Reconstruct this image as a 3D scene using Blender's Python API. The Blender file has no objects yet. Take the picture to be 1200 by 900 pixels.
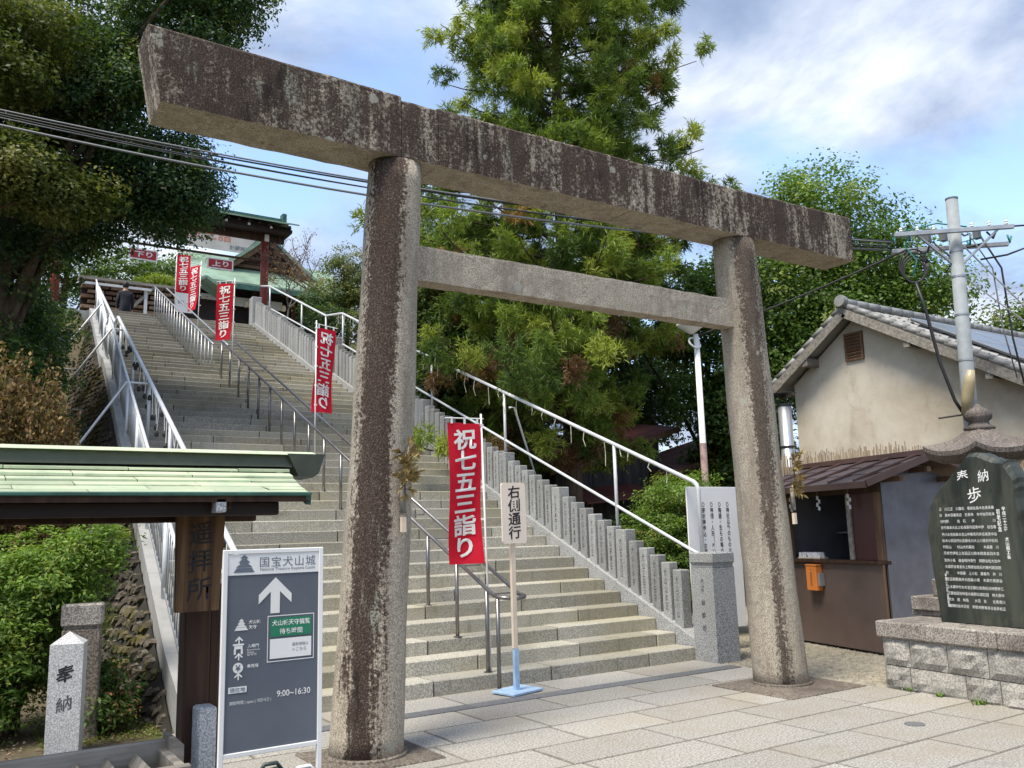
import bpy, math, random
import numpy as np
from mathutils import Matrix, Vector

# ------------------------------------------------------------------ camera, sky, sun, exposure
scene = bpy.context.scene
COL = scene.collection
R = random.Random(7)
RN = np.random.default_rng(11)

CAM = Vector((-4.8683, -6.0933, 1.55))
PITCH, ROLL, YAW = 0.1673, -0.0272, -0.5799
fw = Vector((-math.sin(YAW) * math.cos(PITCH), math.cos(YAW) * math.cos(PITCH), math.sin(PITCH)))
rt = Vector((math.cos(YAW), math.sin(YAW), 0)); up_ = rt.cross(fw)
r2 = math.cos(ROLL) * rt + math.sin(ROLL) * up_
u2 = -math.sin(ROLL) * rt + math.cos(ROLL) * up_
cd = bpy.data.cameras.new('camera'); cd.sensor_width = 36; cd.lens = 36 * 1021.24 / 1200
cd.clip_start = 0.05; cd.clip_end = 2000
cam = bpy.data.objects.new('camera', cd); COL.objects.link(cam)
cam.matrix_world = Matrix(((r2.x, u2.x, -fw.x, CAM.x), (r2.y, u2.y, -fw.y, CAM.y), (r2.z, u2.z, -fw.z, CAM.z), (0, 0, 0, 1)))
scene.camera = cam

SUN_FROM = Vector((-0.45, -0.16, 0.95)).normalized()      # towards the sun
SUN_EL = math.asin(SUN_FROM.z)
SUN_AZ = math.atan2(SUN_FROM.x, SUN_FROM.y)
SUN_STRENGTH, SKY_STRENGTH, EXPOSURE = 2.2, 0.15, 1.30

world = bpy.data.worlds.new('World'); scene.world = world; world.use_nodes = True
wt = world.node_tree; wt.nodes.clear()
def wn(t, **k):
    n = wt.nodes.new(t)
    for a, b in k.items(): setattr(n, a, b)
    return n
L = wt.links.new
wo = wn('ShaderNodeOutputWorld'); bg = wn('ShaderNodeBackground'); L(bg.outputs[0], wo.inputs[0])
bg.inputs[1].default_value = SKY_STRENGTH
sky = wn('ShaderNodeTexSky', sky_type='NISHITA', sun_disc=False)
sky.sun_elevation = SUN_EL; sky.sun_rotation = SUN_AZ; sky.air_density = 1.0; sky.dust_density = 1.0; sky.ozone_density = 1.5
tc = wn('ShaderNodeTexCoord'); sp = wn('ShaderNodeSeparateXYZ'); L(tc.outputs['Generated'], sp.inputs[0])
def wm(op, a, b=None, c=None):
    n = wn('ShaderNodeMath', operation=op)
    for i, x in enumerate((a, b, c)):
        if x is None: continue
        if isinstance(x, (int, float)): n.inputs[i].default_value = x
        else: L(x, n.inputs[i])
    return n.outputs[0]
zz = wm('ADD', wm('MAXIMUM', sp.outputs[2], 0.0), 0.22)
cv = wn('ShaderNodeCombineXYZ'); L(wm('DIVIDE', sp.outputs[0], zz), cv.inputs[0]); L(wm('DIVIDE', sp.outputs[1], zz), cv.inputs[1])
def wnoise(scale, detail, rough, off, dist=0.0):
    mp = wn('ShaderNodeMapping'); mp.inputs['Location'].default_value = off; L(cv.outputs[0], mp.inputs[0])
    n = wn('ShaderNodeTexNoise'); L(mp.outputs[0], n.inputs['Vector'])
    n.inputs['Scale'].default_value = scale; n.inputs['Detail'].default_value = detail
    n.inputs['Roughness'].default_value = rough; n.inputs['Distortion'].default_value = dist
    return n.outputs[0]
def wramp(fac, stops):
    r = wn('ShaderNodeValToRGB'); L(fac, r.inputs[0])
    e = r.color_ramp.elements
    while len(e) < len(stops): e.new(0.5)
    for i, (p, c) in enumerate(stops): e[i].position = p; e[i].color = (*c, 1)
    return r.outputs[0]
cov = wramp(wnoise(1.15, 7, 0.55, (3.1, 1.7, 0), 0.25), [(0.38, (0, 0, 0)), (0.52, (1, 1, 1))])
ccol = wramp(wnoise(1.7, 8, 0.6, (8.3, 4.2, 1.0), 0.3), [(0.32, (0.75, 1.02, 1.65)), (0.45, (1.25, 1.56, 2.2)), (0.55, (1.95, 2.2, 2.7)), (0.68, (3.2, 3.35, 3.6))])
mx = wn('ShaderNodeMix', data_type='RGBA'); L(cov, mx.inputs[0]); L(sky.outputs[0], mx.inputs[6]); L(ccol, mx.inputs[7])
L(mx.outputs[2], bg.inputs[0])

sl = bpy.data.lights.new('sun', 'SUN'); sl.energy = SUN_STRENGTH; sl.angle = math.radians(20); sl.color = (1.0, 0.93, 0.81)
so = bpy.data.objects.new('sun', sl); COL.objects.link(so)
so.rotation_euler = SUN_FROM.to_track_quat('Z', 'Y').to_euler(); so.location = (0, 0, 30)
vs = scene.view_settings
vs.view_transform = 'Standard'; vs.look = 'None'; vs.exposure = EXPOSURE; vs.gamma = 1.0; vs.use_curve_mapping = False
scene.render.engine = 'CYCLES'; scene.cycles.use_denoising = True; scene.cycles.max_bounces = 6; scene.cycles.diffuse_bounces = 3
scene.cycles.transparent_max_bounces = 6; scene.cycles.caustics_reflective = False; scene.cycles.caustics_refractive = False

# ------------------------------------------------------------------ materials
class NT:
    def __init__(s, name):
        s.m = bpy.data.materials.new(name); s.m.use_nodes = True; s.t = s.m.node_tree
        s.b = s.t.nodes['Principled BSDF']; s.tc = s.t.nodes.new('ShaderNodeTexCoord'); s.oi = s.t.nodes.new('ShaderNodeObjectInfo')
        s.geo = s.t.nodes.new('ShaderNodeNewGeometry')
        s.P = s.geo.outputs['Position']; s.O = s.tc.outputs['Object']; s.RND = s.oi.outputs['Random']
    def n(s, t, **k):
        x = s.t.nodes.new(t)
        for a, b in k.items(): setattr(x, a, b)
        return x
    def put(s, v, inp):
        if hasattr(v, 'links') or hasattr(v, 'is_linked'): s.t.links.new(v, inp)
        elif isinstance(v, (tuple, list)) and len(v) == 3 and inp.type == 'RGBA': inp.default_value = (*v, 1)
        else: inp.default_value = v
    def math(s, op, a, b=0.0, c=0.0, clamp=False):
        x = s.n('ShaderNodeMath', operation=op, use_clamp=clamp)
        for i, v in enumerate((a, b, c)): s.put(v, x.inputs[i])
        return x.outputs[0]
    def map(s, vec, scale=(1, 1, 1), loc=(0, 0, 0), rot=(0, 0, 0)):
        x = s.n('ShaderNodeMapping'); s.put(vec, x.inputs[0]); x.inputs['Scale'].default_value = scale
        x.inputs['Location'].default_value = loc; x.inputs['Rotation'].default_value = rot
        return x.outputs[0]
    def noise(s, vec, scale, detail=4, rough=0.55, dist=0.0):
        x = s.n('ShaderNodeTexNoise'); s.put(vec, x.inputs['Vector']); x.inputs['Scale'].default_value = scale
        x.inputs['Detail'].default_value = detail; x.inputs['Roughness'].default_value = rough; x.inputs['Distortion'].default_value = dist
        return x.outputs[0]
    def vor(s, vec, scale, out='Distance'):
        x = s.n('ShaderNodeTexVoronoi'); s.put(vec, x.inputs['Vector']); x.inputs['Scale'].default_value = scale
        return x.outputs[out]
    def step(s, v, a, b, lo=0.0, hi=1.0):
        x = s.n('ShaderNodeMapRange', interpolation_type='SMOOTHSTEP'); s.put(v, x.inputs[0])
        x.inputs[1].default_value = a; x.inputs[2].default_value = b; x.inputs[3].default_value = lo; x.inputs[4].default_value = hi
        return x.outputs[0]
    def mix(s, f, a, b, mode='MIX'):
        x = s.n('ShaderNodeMix', data_type='RGBA', blend_type=mode); s.put(f, x.inputs[0]); s.put(a, x.inputs[6]); s.put(b, x.inputs[7])
        return x.outputs[2]
    def sep(s, v):
        x = s.n('ShaderNodeSeparateXYZ'); s.put(v, x.inputs[0]); return x.outputs
    def comb(s, a, b, c):
        x = s.n('ShaderNodeCombineXYZ')
        for i, v in enumerate((a, b, c)): s.put(v, x.inputs[i])
        return x.outputs[0]
    def bump(s, h, strength=0.3, dist=0.01):
        x = s.n('ShaderNodeBump'); s.put(h, x.inputs['Height']); x.inputs['Strength'].default_value = strength; x.inputs['Distance'].default_value = dist
        s.t.links.new(x.outputs[0], s.b.inputs['Normal'])
    def fin(s, col, rough=0.8, metal=0.0, spec=None):
        s.put(col, s.b.inputs['Base Color']); s.put(rough, s.b.inputs['Roughness']); s.b.inputs['Metallic'].default_value = metal
        if spec is not None: s.b.inputs['Specular IOR Level'].default_value = spec
        return s.m
    def vary(s, col, amt):       # object to object variation
        return s.mix(1.0, col, s.comb(*[s.step(s.RND, 0, 1, 1 - amt, 1 + amt)] * 3), 'MULTIPLY')

def m_plain(name, col, rough=0.6, metal=0.0, dirt=0.25, scale=4, bump=0.0, vary=0.0, spec=None):
    s = NT(name); f = s.noise(s.P, scale, 6, 0.65)
    c = s.mix(s.step(f, 0.35, 0.7), col, tuple(x * (1 - dirt) for x in col))
    f2 = s.noise(s.P, scale * 14, 3, 0.6); c = s.mix(s.step(f2, 0.55, 0.8, 0, dirt * 0.6), c, tuple(x * 0.5 for x in col))
    if vary: c = s.vary(c, vary)
    if bump: s.bump(f2, bump, 0.004)
    return s.fin(c, rough, metal, spec)

def m_granite(name, light, dark, grain=170, stain=(0.16, 0.14, 0.09), stain_amt=0.5, vary=0.08, bump=0.25, streak=0.0):
    s = NT(name)
    g = s.noise(s.P, grain, 2, 0.7); c = s.mix(s.step(g, 0.43, 0.57), dark, light)
    g2 = s.noise(s.P, grain * 0.35, 3, 0.7); c = s.mix(s.step(g2, 0.5, 0.75, 0, 0.45), c, tuple(x * 0.55 for x in light))
    big = s.noise(s.P, 1.3, 6, 0.65); c = s.mix(s.step(big, 0.42, 0.72, 0, stain_amt), c, stain)
    if streak:
        st = s.noise(s.map(s.P, (9, 9, 0.9)), 1.0, 5, 0.7); c = s.mix(s.step(st, 0.52, 0.70, 0, streak), c, (0.035, 0.032, 0.027))
    if vary: c = s.vary(c, vary)
    s.bump(g, bump, 0.003)
    return s.fin(c, s.step(g, 0.3, 0.7, 0.65, 0.9), 0.0, 0.3)

M = {}
def m_paving():
    s = NT('paving_granite'); g = s.noise(s.P, 62, 3, 0.75); c = s.mix(s.step(g, 0.40, 0.60), (0.215, 0.20, 0.175), (0.455, 0.435, 0.395))
    b1 = s.noise(s.P, 1.1, 6, 0.65); c = s.mix(s.step(b1, 0.42, 0.70, 0, 0.55), c, (0.30, 0.26, 0.195)); b2 = s.noise(s.map(s.P, (1, 1, 1), (9, 3, 0)), 3.2, 6, 0.7); c = s.mix(s.step(b2, 0.55, 0.75, 0, 0.5), c, (0.20, 0.185, 0.155))
    gn = s.sep(s.tc.outputs['Generated']); ex = s.math('MINIMUM', gn[0], s.math('SUBTRACT', 1.0, gn[0])); ey = s.math('MINIMUM', gn[1], s.math('SUBTRACT', 1.0, gn[1]))
    e = s.math('MINIMUM', s.math('MULTIPLY', ex, 1.0), s.math('MULTIPLY', ey, 0.52)); e = s.math('ADD', e, s.math('MULTIPLY', s.math('SUBTRACT', s.noise(s.P, 9, 4, 0.7), 0.5), 0.022))
    c = s.mix(s.step(e, 0.004, 0.016, 0.6, 0.0), c, (0.11, 0.098, 0.078)); c = s.vary(c, 0.10); s.bump(g, 0.25, 0.003); return s.fin(c, 0.85, 0, 0.3)
M['paving'] = m_paving()
M['paving_old'] = m_granite('paving_granite', (0.56, 0.54, 0.495), (0.17, 0.16, 0.14), 60, (0.30, 0.265, 0.20), 0.45, 0.09)
M['strip'] = m_granite('dark_granite', (0.20, 0.205, 0.21), (0.10, 0.102, 0.105), 90, (0.15, 0.14, 0.12), 0.3, 0.10)
M['granite'] = m_granite('grey_granite', (0.46, 0.465, 0.46), (0.17, 0.175, 0.175), 85, (0.26, 0.25, 0.21), 0.35, 0.08)
M['post'] = m_granite('fence_granite', (0.42, 0.425, 0.42), (0.20, 0.205, 0.20), 80, (0.20, 0.20, 0.175), 0.5, 0.16, streak=0.35)
M['newwhite'] = m_granite('pale_granite', (0.62, 0.62, 0.61), (0.30, 0.30, 0.305), 110, (0.5, 0.48, 0.44), 0.2, 0.03)
M['masonry'] = m_granite('rough_masonry', (0.42, 0.40, 0.36), (0.24, 0.225, 0.20), 60, (0.16, 0.15, 0.13), 0.55, 0.14, bump=0.9)
M['cap'] = m_granite('weathered_cap', (0.42, 0.385, 0.335), (0.17, 0.15, 0.135), 70, (0.055, 0.04, 0.037), 0.8, 0.05, streak=0.8)
M['lantern'] = m_granite('dark_lantern_stone', (0.22, 0.19, 0.165), (0.085, 0.07, 0.062), 70, (0.035, 0.027, 0.025), 0.85, 0.05, streak=0.6)
M['tie_strip'] = m_plain('pale_dry_strip', (0.55, 0.52, 0.42), 0.8, 0, 0.3, 20)
M['concrete'] = m_plain('pale_concrete', (0.36, 0.36, 0.35), 0.9, 0, 0.25, 2.5, 0.3)

def m_step():
    s = NT('step_granite')
    g = s.noise(s.P, 75, 3, 0.75); c = s.mix(s.step(g, 0.38, 0.64), (0.23, 0.22, 0.185), (0.52, 0.495, 0.43))
    g2 = s.noise(s.P, 45, 3, 0.7); c = s.mix(s.step(g2, 0.52, 0.76, 0, 0.4), c, (0.20, 0.19, 0.15))
    xyz = s.sep(s.P)
    big = s.noise(s.map(s.P, (0.6, 1.2, 1.2)), 1.0, 6, 0.65)
    c = s.mix(s.step(big, 0.38, 0.68, 0, 0.55), c, (0.30, 0.27, 0.165))          # yellowish lichen
    # steps turn darker towards the upper left of the flight, with a ragged edge
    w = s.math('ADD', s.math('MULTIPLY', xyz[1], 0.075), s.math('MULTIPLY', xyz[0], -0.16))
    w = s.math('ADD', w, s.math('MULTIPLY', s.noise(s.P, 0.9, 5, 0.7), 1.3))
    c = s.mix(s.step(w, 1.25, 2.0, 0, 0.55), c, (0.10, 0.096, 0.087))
    dr = s.noise(s.map(s.P, (14, 14, 1.5)), 1.0, 4, 0.7); c = s.mix(s.step(dr, 0.56, 0.74, 0, 0.45), c, (0.09, 0.085, 0.065))
    gn = s.sep(s.tc.outputs['Generated']); ex = s.math('MINIMUM', gn[0], s.math('SUBTRACT', 1.0, gn[0])); c = s.mix(s.step(ex, 0.001, 0.009, 0.75, 0.0), c, (0.09, 0.085, 0.07))
    mo_ = s.noise(s.P, 2.3, 6, 0.72); c = s.mix(s.step(mo_, 0.56, 0.72, 0, 0.55), c, (0.16, 0.15, 0.11))
    c = s.vary(c, 0.19)
    s.bump(g, 0.25, 0.003)
    return s.fin(c, 0.85, 0, 0.25)
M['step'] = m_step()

def m_torii(name, dirn, width, centre, top_bias=0.0, mode='pillar', lean=0.0, maxd=1.0):
    """pale tan granite with dark, brown-black rain staining that runs down in streaks, and pale lichen flecks"""
    s = NT(name); xyz = s.sep(s.O)
    g = s.noise(s.O, 95, 3, 0.75)
    base = s.mix(s.step(g, 0.40, 0.60), (0.25, 0.215, 0.165), (0.55, 0.49, 0.395))
    sp_ = s.noise(s.O, 42, 2, 0.6); base = s.mix(s.step(sp_, 0.60, 0.72, 0, 0.45), base, (0.16, 0.125, 0.105))
    film = s.noise(s.map(s.O, (6, 6, 0.8), (2, 4, 0)), 1.0, 6, 0.72); base = s.mix(s.step(film, 0.42, 0.66, 0, 0.6), base, (0.20, 0.165, 0.135)); mid_ = s.noise(s.O, 13, 5, 0.7); base = s.mix(s.step(mid_, 0.50, 0.70, 0, 0.45), base, (0.17, 0.15, 0.125))
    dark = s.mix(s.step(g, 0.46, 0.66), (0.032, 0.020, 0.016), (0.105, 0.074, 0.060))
    fl = s.noise(s.O, 75, 2, 0.6); dark = s.mix(s.step(fl, 0.60, 0.70, 0, 0.55), dark, (0.25, 0.225, 0.20))
    streak = s.noise(s.map(s.O, (11, 11, 0.55)), 1.0, 6, 0.72)
    blot = s.noise(s.map(s.O, (2.2, 2.2, 1.0)), 1.0, 6, 0.7)
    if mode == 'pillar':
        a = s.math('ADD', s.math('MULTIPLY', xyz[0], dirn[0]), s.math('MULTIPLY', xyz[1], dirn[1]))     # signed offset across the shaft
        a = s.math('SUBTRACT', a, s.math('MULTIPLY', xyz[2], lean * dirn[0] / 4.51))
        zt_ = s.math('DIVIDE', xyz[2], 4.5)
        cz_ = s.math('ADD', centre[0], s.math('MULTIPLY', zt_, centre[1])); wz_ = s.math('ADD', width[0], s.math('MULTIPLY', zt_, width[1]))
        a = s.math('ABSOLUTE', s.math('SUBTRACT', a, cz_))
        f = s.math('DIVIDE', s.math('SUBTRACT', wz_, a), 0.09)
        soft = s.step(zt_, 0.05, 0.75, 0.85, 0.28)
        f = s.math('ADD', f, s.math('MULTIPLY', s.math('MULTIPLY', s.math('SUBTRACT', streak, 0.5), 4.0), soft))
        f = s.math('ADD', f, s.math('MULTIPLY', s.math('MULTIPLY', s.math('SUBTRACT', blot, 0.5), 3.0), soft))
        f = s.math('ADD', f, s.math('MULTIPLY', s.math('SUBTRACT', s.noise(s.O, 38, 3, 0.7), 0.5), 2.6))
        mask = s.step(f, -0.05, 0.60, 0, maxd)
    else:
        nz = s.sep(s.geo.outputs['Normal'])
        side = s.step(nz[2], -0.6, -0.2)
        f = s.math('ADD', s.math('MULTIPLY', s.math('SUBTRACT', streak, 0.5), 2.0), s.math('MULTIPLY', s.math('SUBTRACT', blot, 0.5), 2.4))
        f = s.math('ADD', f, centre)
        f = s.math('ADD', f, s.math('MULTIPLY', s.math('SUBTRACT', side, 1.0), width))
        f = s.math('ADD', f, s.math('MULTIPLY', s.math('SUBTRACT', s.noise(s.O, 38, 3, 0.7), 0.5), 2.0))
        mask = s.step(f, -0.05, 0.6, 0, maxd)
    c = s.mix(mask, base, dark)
    li = s.noise(s.map(s.O, (7, 7, 1.2), (5, 2, 1)), 1.0, 5, 0.7); li2 = s.noise(s.O, 60, 3, 0.7)
    lm = s.math('MULTIPLY', s.step(li, 0.60, 0.68), s.step(li2, 0.42, 0.6))
    c = s.mix(s.math('MULTIPLY', lm, 0.75), c, (0.34, 0.36, 0.29))
    vd = s.vor(s.O, 3.6); li3 = s.math('MULTIPLY', s.step(s.math('ADD', vd, s.math('MULTIPLY', s.noise(s.O, 30, 4, 0.7), 0.16)), 0.20, 0.235, 1.0, 0.0), s.step(s.noise(s.O, 1.7, 2, 0.5), 0.50, 0.56)); c = s.mix(s.math('MULTIPLY', li3, 0.6), c, (0.42, 0.42, 0.36))
    bp_ = s.noise(s.map(s.O, (2.6, 2.6, 0.7), (1.3, 0, 2.0)), 1.0, 6, 0.75); c = s.mix(s.math('MULTIPLY', s.step(bp_, 0.56, 0.66, 0, 0.8), mask), c, (0.016, 0.013, 0.012))
    h = s.math('ADD', g, s.math('MULTIPLY', blot, 0.8)); s.bump(h, 0.55, 0.006)
    return s.fin(c, 0.92, 0, 0.15)
# across-the-shaft direction as seen from the plaza
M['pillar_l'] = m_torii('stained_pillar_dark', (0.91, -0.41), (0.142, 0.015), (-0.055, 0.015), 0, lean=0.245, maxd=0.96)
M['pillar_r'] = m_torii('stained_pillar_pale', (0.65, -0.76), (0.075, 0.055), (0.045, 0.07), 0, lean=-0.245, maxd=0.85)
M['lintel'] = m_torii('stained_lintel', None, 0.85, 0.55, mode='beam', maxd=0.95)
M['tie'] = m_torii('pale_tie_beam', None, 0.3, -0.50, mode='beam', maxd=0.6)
M['base_slab'] = m_granite('brown_base_slab', (0.24, 0.205, 0.165), (0.09, 0.075, 0.06), 60, (0.06, 0.047, 0.04), 0.7, 0.05)

def m_wood(name, a, b, axis=2, scale=1.0, rough=0.75, vary=0.1, bump=0.4):
    s = NT(name); sc = [16 * scale] * 3; sc[axis] = 0.9 * scale
    f = s.noise(s.map(s.P, tuple(sc)), 1.0, 6, 0.65, 0.6); c = s.mix(s.step(f, 0.3, 0.7), a, b)
    f2 = s.noise(s.P, 2.2, 5, 0.6); c = s.mix(s.step(f2, 0.45, 0.75, 0, 0.5), c, tuple(x * 0.55 for x in a))
    if vary: c = s.vary(c, vary)
    s.bump(f, bump, 0.004); return s.fin(c, rough, 0, 0.3)
M['wood_dark'] = m_wood('dark_stained_wood', (0.035, 0.018, 0.011), (0.085, 0.045, 0.026))
M['wood_plaque'] = m_wood('old_plaque_wood', (0.050, 0.026, 0.014), (0.24, 0.135, 0.062))
M['wood_grey'] = m_wood('silvered_wood', (0.15, 0.135, 0.115), (0.34, 0.315, 0.275), 0)
M['wood_brown'] = m_wood('brown_wood', (0.10, 0.055, 0.032), (0.19, 0.115, 0.07))
M['wood_pale'] = m_wood('cream_wood', (0.66, 0.53, 0.40), (0.76, 0.65, 0.52), 2, 1, 0.6, 0, 0.15)
M['wood_plank'] = m_wood('pale_plank', (0.20, 0.13, 0.085), (0.34, 0.23, 0.16), 0)
M['board_dark'] = m_wood('charred_boards', (0.035, 0.034, 0.037), (0.075, 0.072, 0.078))
M['booth'] = m_plain('brown_sheet_panel', (0.125, 0.088, 0.075), 0.42, 0, 0.3, 1.6, 0.1)
M['booth_side'] = m_plain('grey_sheet_panel', (0.21, 0.21, 0.235), 0.32, 0.25, 0.4, 1.4, 0.1)
M['booth_roof'] = m_plain('brown_sheet_roof', (0.13, 0.105, 0.11), 0.30, 0.2, 0.3, 3, 0, 0.1)
M['booth_trim'] = m_plain('dark_brown_trim', (0.075, 0.042, 0.035), 0.4, 0, 0.3, 3)
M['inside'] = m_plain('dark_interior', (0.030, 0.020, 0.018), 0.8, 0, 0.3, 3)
M['red_panel'] = m_plain('dark_red_sliding_panel', (0.085, 0.024, 0.022), 0.4, 0, 0.3, 3)
M['white_metal'] = m_plain('white_painted_tube', (0.66, 0.68, 0.70), 0.38, 0.1, 0.18, 3, 0, 0.03)
M['galv'] = m_plain('galvanised_steel', (0.40, 0.42, 0.44), 0.42, 0.55, 0.25, 6)
M['steel'] = m_plain('stainless_steel', (0.25, 0.235, 0.23), 0.32, 0.85, 0.2, 6)
M['white'] = m_plain('white_paint', (0.84, 0.84, 0.83), 0.5, 0, 0.06, 2)
M['cream'] = m_plain('cream_board', (0.80, 0.70, 0.60), 0.55, 0, 0.05, 2)
M['ltblue'] = m_plain('light_blue_paint', (0.40, 0.56, 0.76), 0.6, 0, 0.25, 9)
M['black'] = m_plain('black_ink', (0.015, 0.013, 0.016), 0.7, 0, 0.1)
M['inscr'] = m_plain('inscription_ink', (0.075, 0.075, 0.075), 0.8, 0, 0.1)
M['whiteink'] = m_plain('white_lettering', (0.80, 0.80, 0.78), 0.6, 0, 0.05)
M['greyink'] = m_plain('slate_lettering', (0.13, 0.155, 0.20), 0.5, 0, 0.05)
M['redink'] = m_plain('orange_red_lettering', (0.55, 0.13, 0.07), 0.6, 0, 0.1)
M['signgrey'] = m_plain('slate_sign_face', (0.125, 0.145, 0.18), 0.16, 0, 0.12, 2)
M['green_panel'] = m_plain('green_panel', (0.015, 0.21, 0.11), 0.4, 0, 0.1, 3)
M['redsign'] = m_plain('red_sign_paint', (0.46, 0.025, 0.030), 0.5, 0, 0.2, 3)
M['vermilion'] = m_plain('faded_vermilion', (0.27, 0.050, 0.034), 0.6, 0, 0.35, 2.5)
M['orange'] = m_plain('orange_box', (0.62, 0.20, 0.045), 0.45, 0, 0.15, 3)
M['bag'] = m_plain('dark_green_bag', (0.045, 0.065, 0.065), 0.45, 0, 0.3, 12)
M['cable'] = m_plain('black_cable', (0.02, 0.02, 0.022), 0.5, 0, 0.1)
M['cable_grey'] = m_plain('grey_cable', (0.16, 0.17, 0.18), 0.5, 0, 0.2)
M['bluegreen'] = m_plain('teal_cable', (0.03, 0.22, 0.18), 0.5, 0, 0.2)
M['pole'] = m_plain('concrete_pole', (0.30, 0.33, 0.345), 0.75, 0, 0.22, 5, 0.2)
M['lamp_glass'] = m_plain('yellowed_lamp_cover', (0.45, 0.37, 0.22), 0.3, 0, 0.2)
M['copper'] = None
M['suit'] = m_plain('dark_navy_suit', (0.014, 0.016, 0.026), 0.8, 0, 0.2, 20)
M['hair'] = m_plain('black_hair', (0.012, 0.010, 0.009), 0.6, 0, 0.2, 30)
M['skin'] = m_plain('skin', (0.50, 0.31, 0.23), 0.55, 0, 0.08, 8)
M['reed'] = m_wood('reed_screen', (0.30, 0.225, 0.15), (0.50, 0.40, 0.29), 2, 1.6)
M['roofred'] = m_plain('rusty_red_roof', (0.17, 0.052, 0.045), 0.55, 0.1, 0.45, 2.2, 0, 0.05)
M['tile'] = m_plain('grey_roof_tile', (0.27, 0.27, 0.265), 0.5, 0, 0.35, 5, 0.2, 0.1)
M['solar'] = m_plain('solar_glass', (0.20, 0.205, 0.215), 0.28, 0.5, 0.1, 2)
M['silver'] = m_plain('silver_frame', (0.55, 0.56, 0.58), 0.35, 0.7, 0.1, 4)
M['soil'] = m_plain('soil', (0.10, 0.075, 0.048), 0.95, 0, 0.5, 5, 0.6)
M['moss'] = m_plain('moss', (0.085, 0.095, 0.020), 0.95, 0, 0.4, 14, 0.8)
M['bark'] = m_wood('bark', (0.055, 0.040, 0.028), (0.14, 0.105, 0.075), 2, 0.9, 0.95, 0.1, 0.9)
M['bark_grey'] = m_wood('grey_bark', (0.10, 0.09, 0.075), (0.22, 0.20, 0.17), 2, 0.9, 0.95, 0.1, 0.9)
M['straw'] = m_plain('dry_straw', (0.34, 0.25, 0.09), 0.85, 0, 0.3, 20)
M['paper'] = m_plain('white_paper', (0.80, 0.80, 0.80), 0.7, 0, 0.03)
M['redcable'] = m_plain('rust', (0.22, 0.06, 0.03), 0.7, 0, 0.3, 20)

def m_copper():
    s = NT('green_copper_patina'); f = s.noise(s.P, 3.0, 6, 0.7); g = s.noise(s.map(s.P, (30, 3, 6)), 1.0, 4, 0.6)
    c = s.mix(s.step(f, 0.3, 0.7), (0.38, 0.45, 0.31), (0.48, 0.53, 0.36)); c = s.mix(s.step(g, 0.5, 0.75, 0, 0.5), c, (0.54, 0.57, 0.41))
    h = s.noise(s.P, 9, 6, 0.75); c = s.mix(s.step(h, 0.50, 0.74, 0, 0.75), c, (0.21, 0.25, 0.16)); c = s.vary(c, 0.16)
    return s.fin(c, 0.6, 0.0, 0.3)
M['copper'] = m_copper()
M['copper_dark'] = m_plain('darkened_copper', (0.075, 0.085, 0.060), 0.5, 0.2, 0.4, 4)
M['copper_edge'] = m_plain('copper_edge', (0.045, 0.13, 0.10), 0.5, 0.1, 0.5, 6)
M['copper_far'] = m_plain('pale_green_roof', (0.23, 0.34, 0.25), 0.6, 0, 0.4, 1.5, 0, 0.06)

def m_plaster():
    s = NT('old_plaster'); f = s.noise(s.P, 0.7, 7, 0.62, 0.4); c = s.mix(s.step(f, 0.30, 0.70), (0.64, 0.59, 0.50), (0.45, 0.395, 0.305))
    d = s.noise(s.map(s.P, (1.6, 1.6, 0.5), (3, 1, 0)), 1.0, 6, 0.7); c = s.mix(s.step(d, 0.50, 0.78, 0, 0.6), c, (0.27, 0.225, 0.165))
    st2 = s.noise(s.P, 2.4, 7, 0.7, 0.6); c = s.mix(s.step(st2, 0.52, 0.74, 0, 0.55), c, (0.33, 0.27, 0.19))
    s.bump(s.noise(s.P, 25, 5, 0.7), 0.3, 0.01); return s.fin(c, 0.95, 0, 0.1)
M['plaster'] = m_plaster()

def m_stele():
    s = NT('dark_green_stele'); f = s.noise(s.map(s.O, (4.5, 4.5, 0.9)), 1.0, 6, 0.68, 0.6)
    c = s.mix(s.step(f, 0.32, 0.68), (0.014, 0.019, 0.016), (0.062, 0.068, 0.052)); g = s.noise(s.O, 3, 6, 0.7)
    c = s.mix(s.step(g, 0.56, 0.74, 0, 0.55), c, (0.125, 0.115, 0.075)); s.bump(s.noise(s.O, 9, 6, 0.7), 0.35, 0.012)
    return s.fin(c, s.step(f, 0.3, 0.7, 0.4, 0.6), 0, 0.4)
M['stele'] = m_stele()

def m_cloth():
    s = NT('red_banner_cloth'); f = s.noise(s.O, 7, 5, 0.6); c = s.mix(s.step(f, 0.3, 0.75), (0.70, 0.018, 0.045), (0.60, 0.012, 0.032))
    c = s.vary(c, 0.06); s.fin(c, 0.75, 0, 0.2)
    tr = s.n('ShaderNodeBsdfTranslucent'); s.put(c, tr.inputs[0]); mx = s.n('ShaderNodeMixShader'); mx.inputs[0].default_value = 0.3
    out = s.t.nodes['Material Output']; s.t.links.new(s.b.outputs[0], mx.inputs[1]); s.t.links.new(tr.outputs[0], mx.inputs[2]); s.t.links.new(mx.outputs[0], out.inputs[0])
    return s.m
M['cloth'] = m_cloth()

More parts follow.
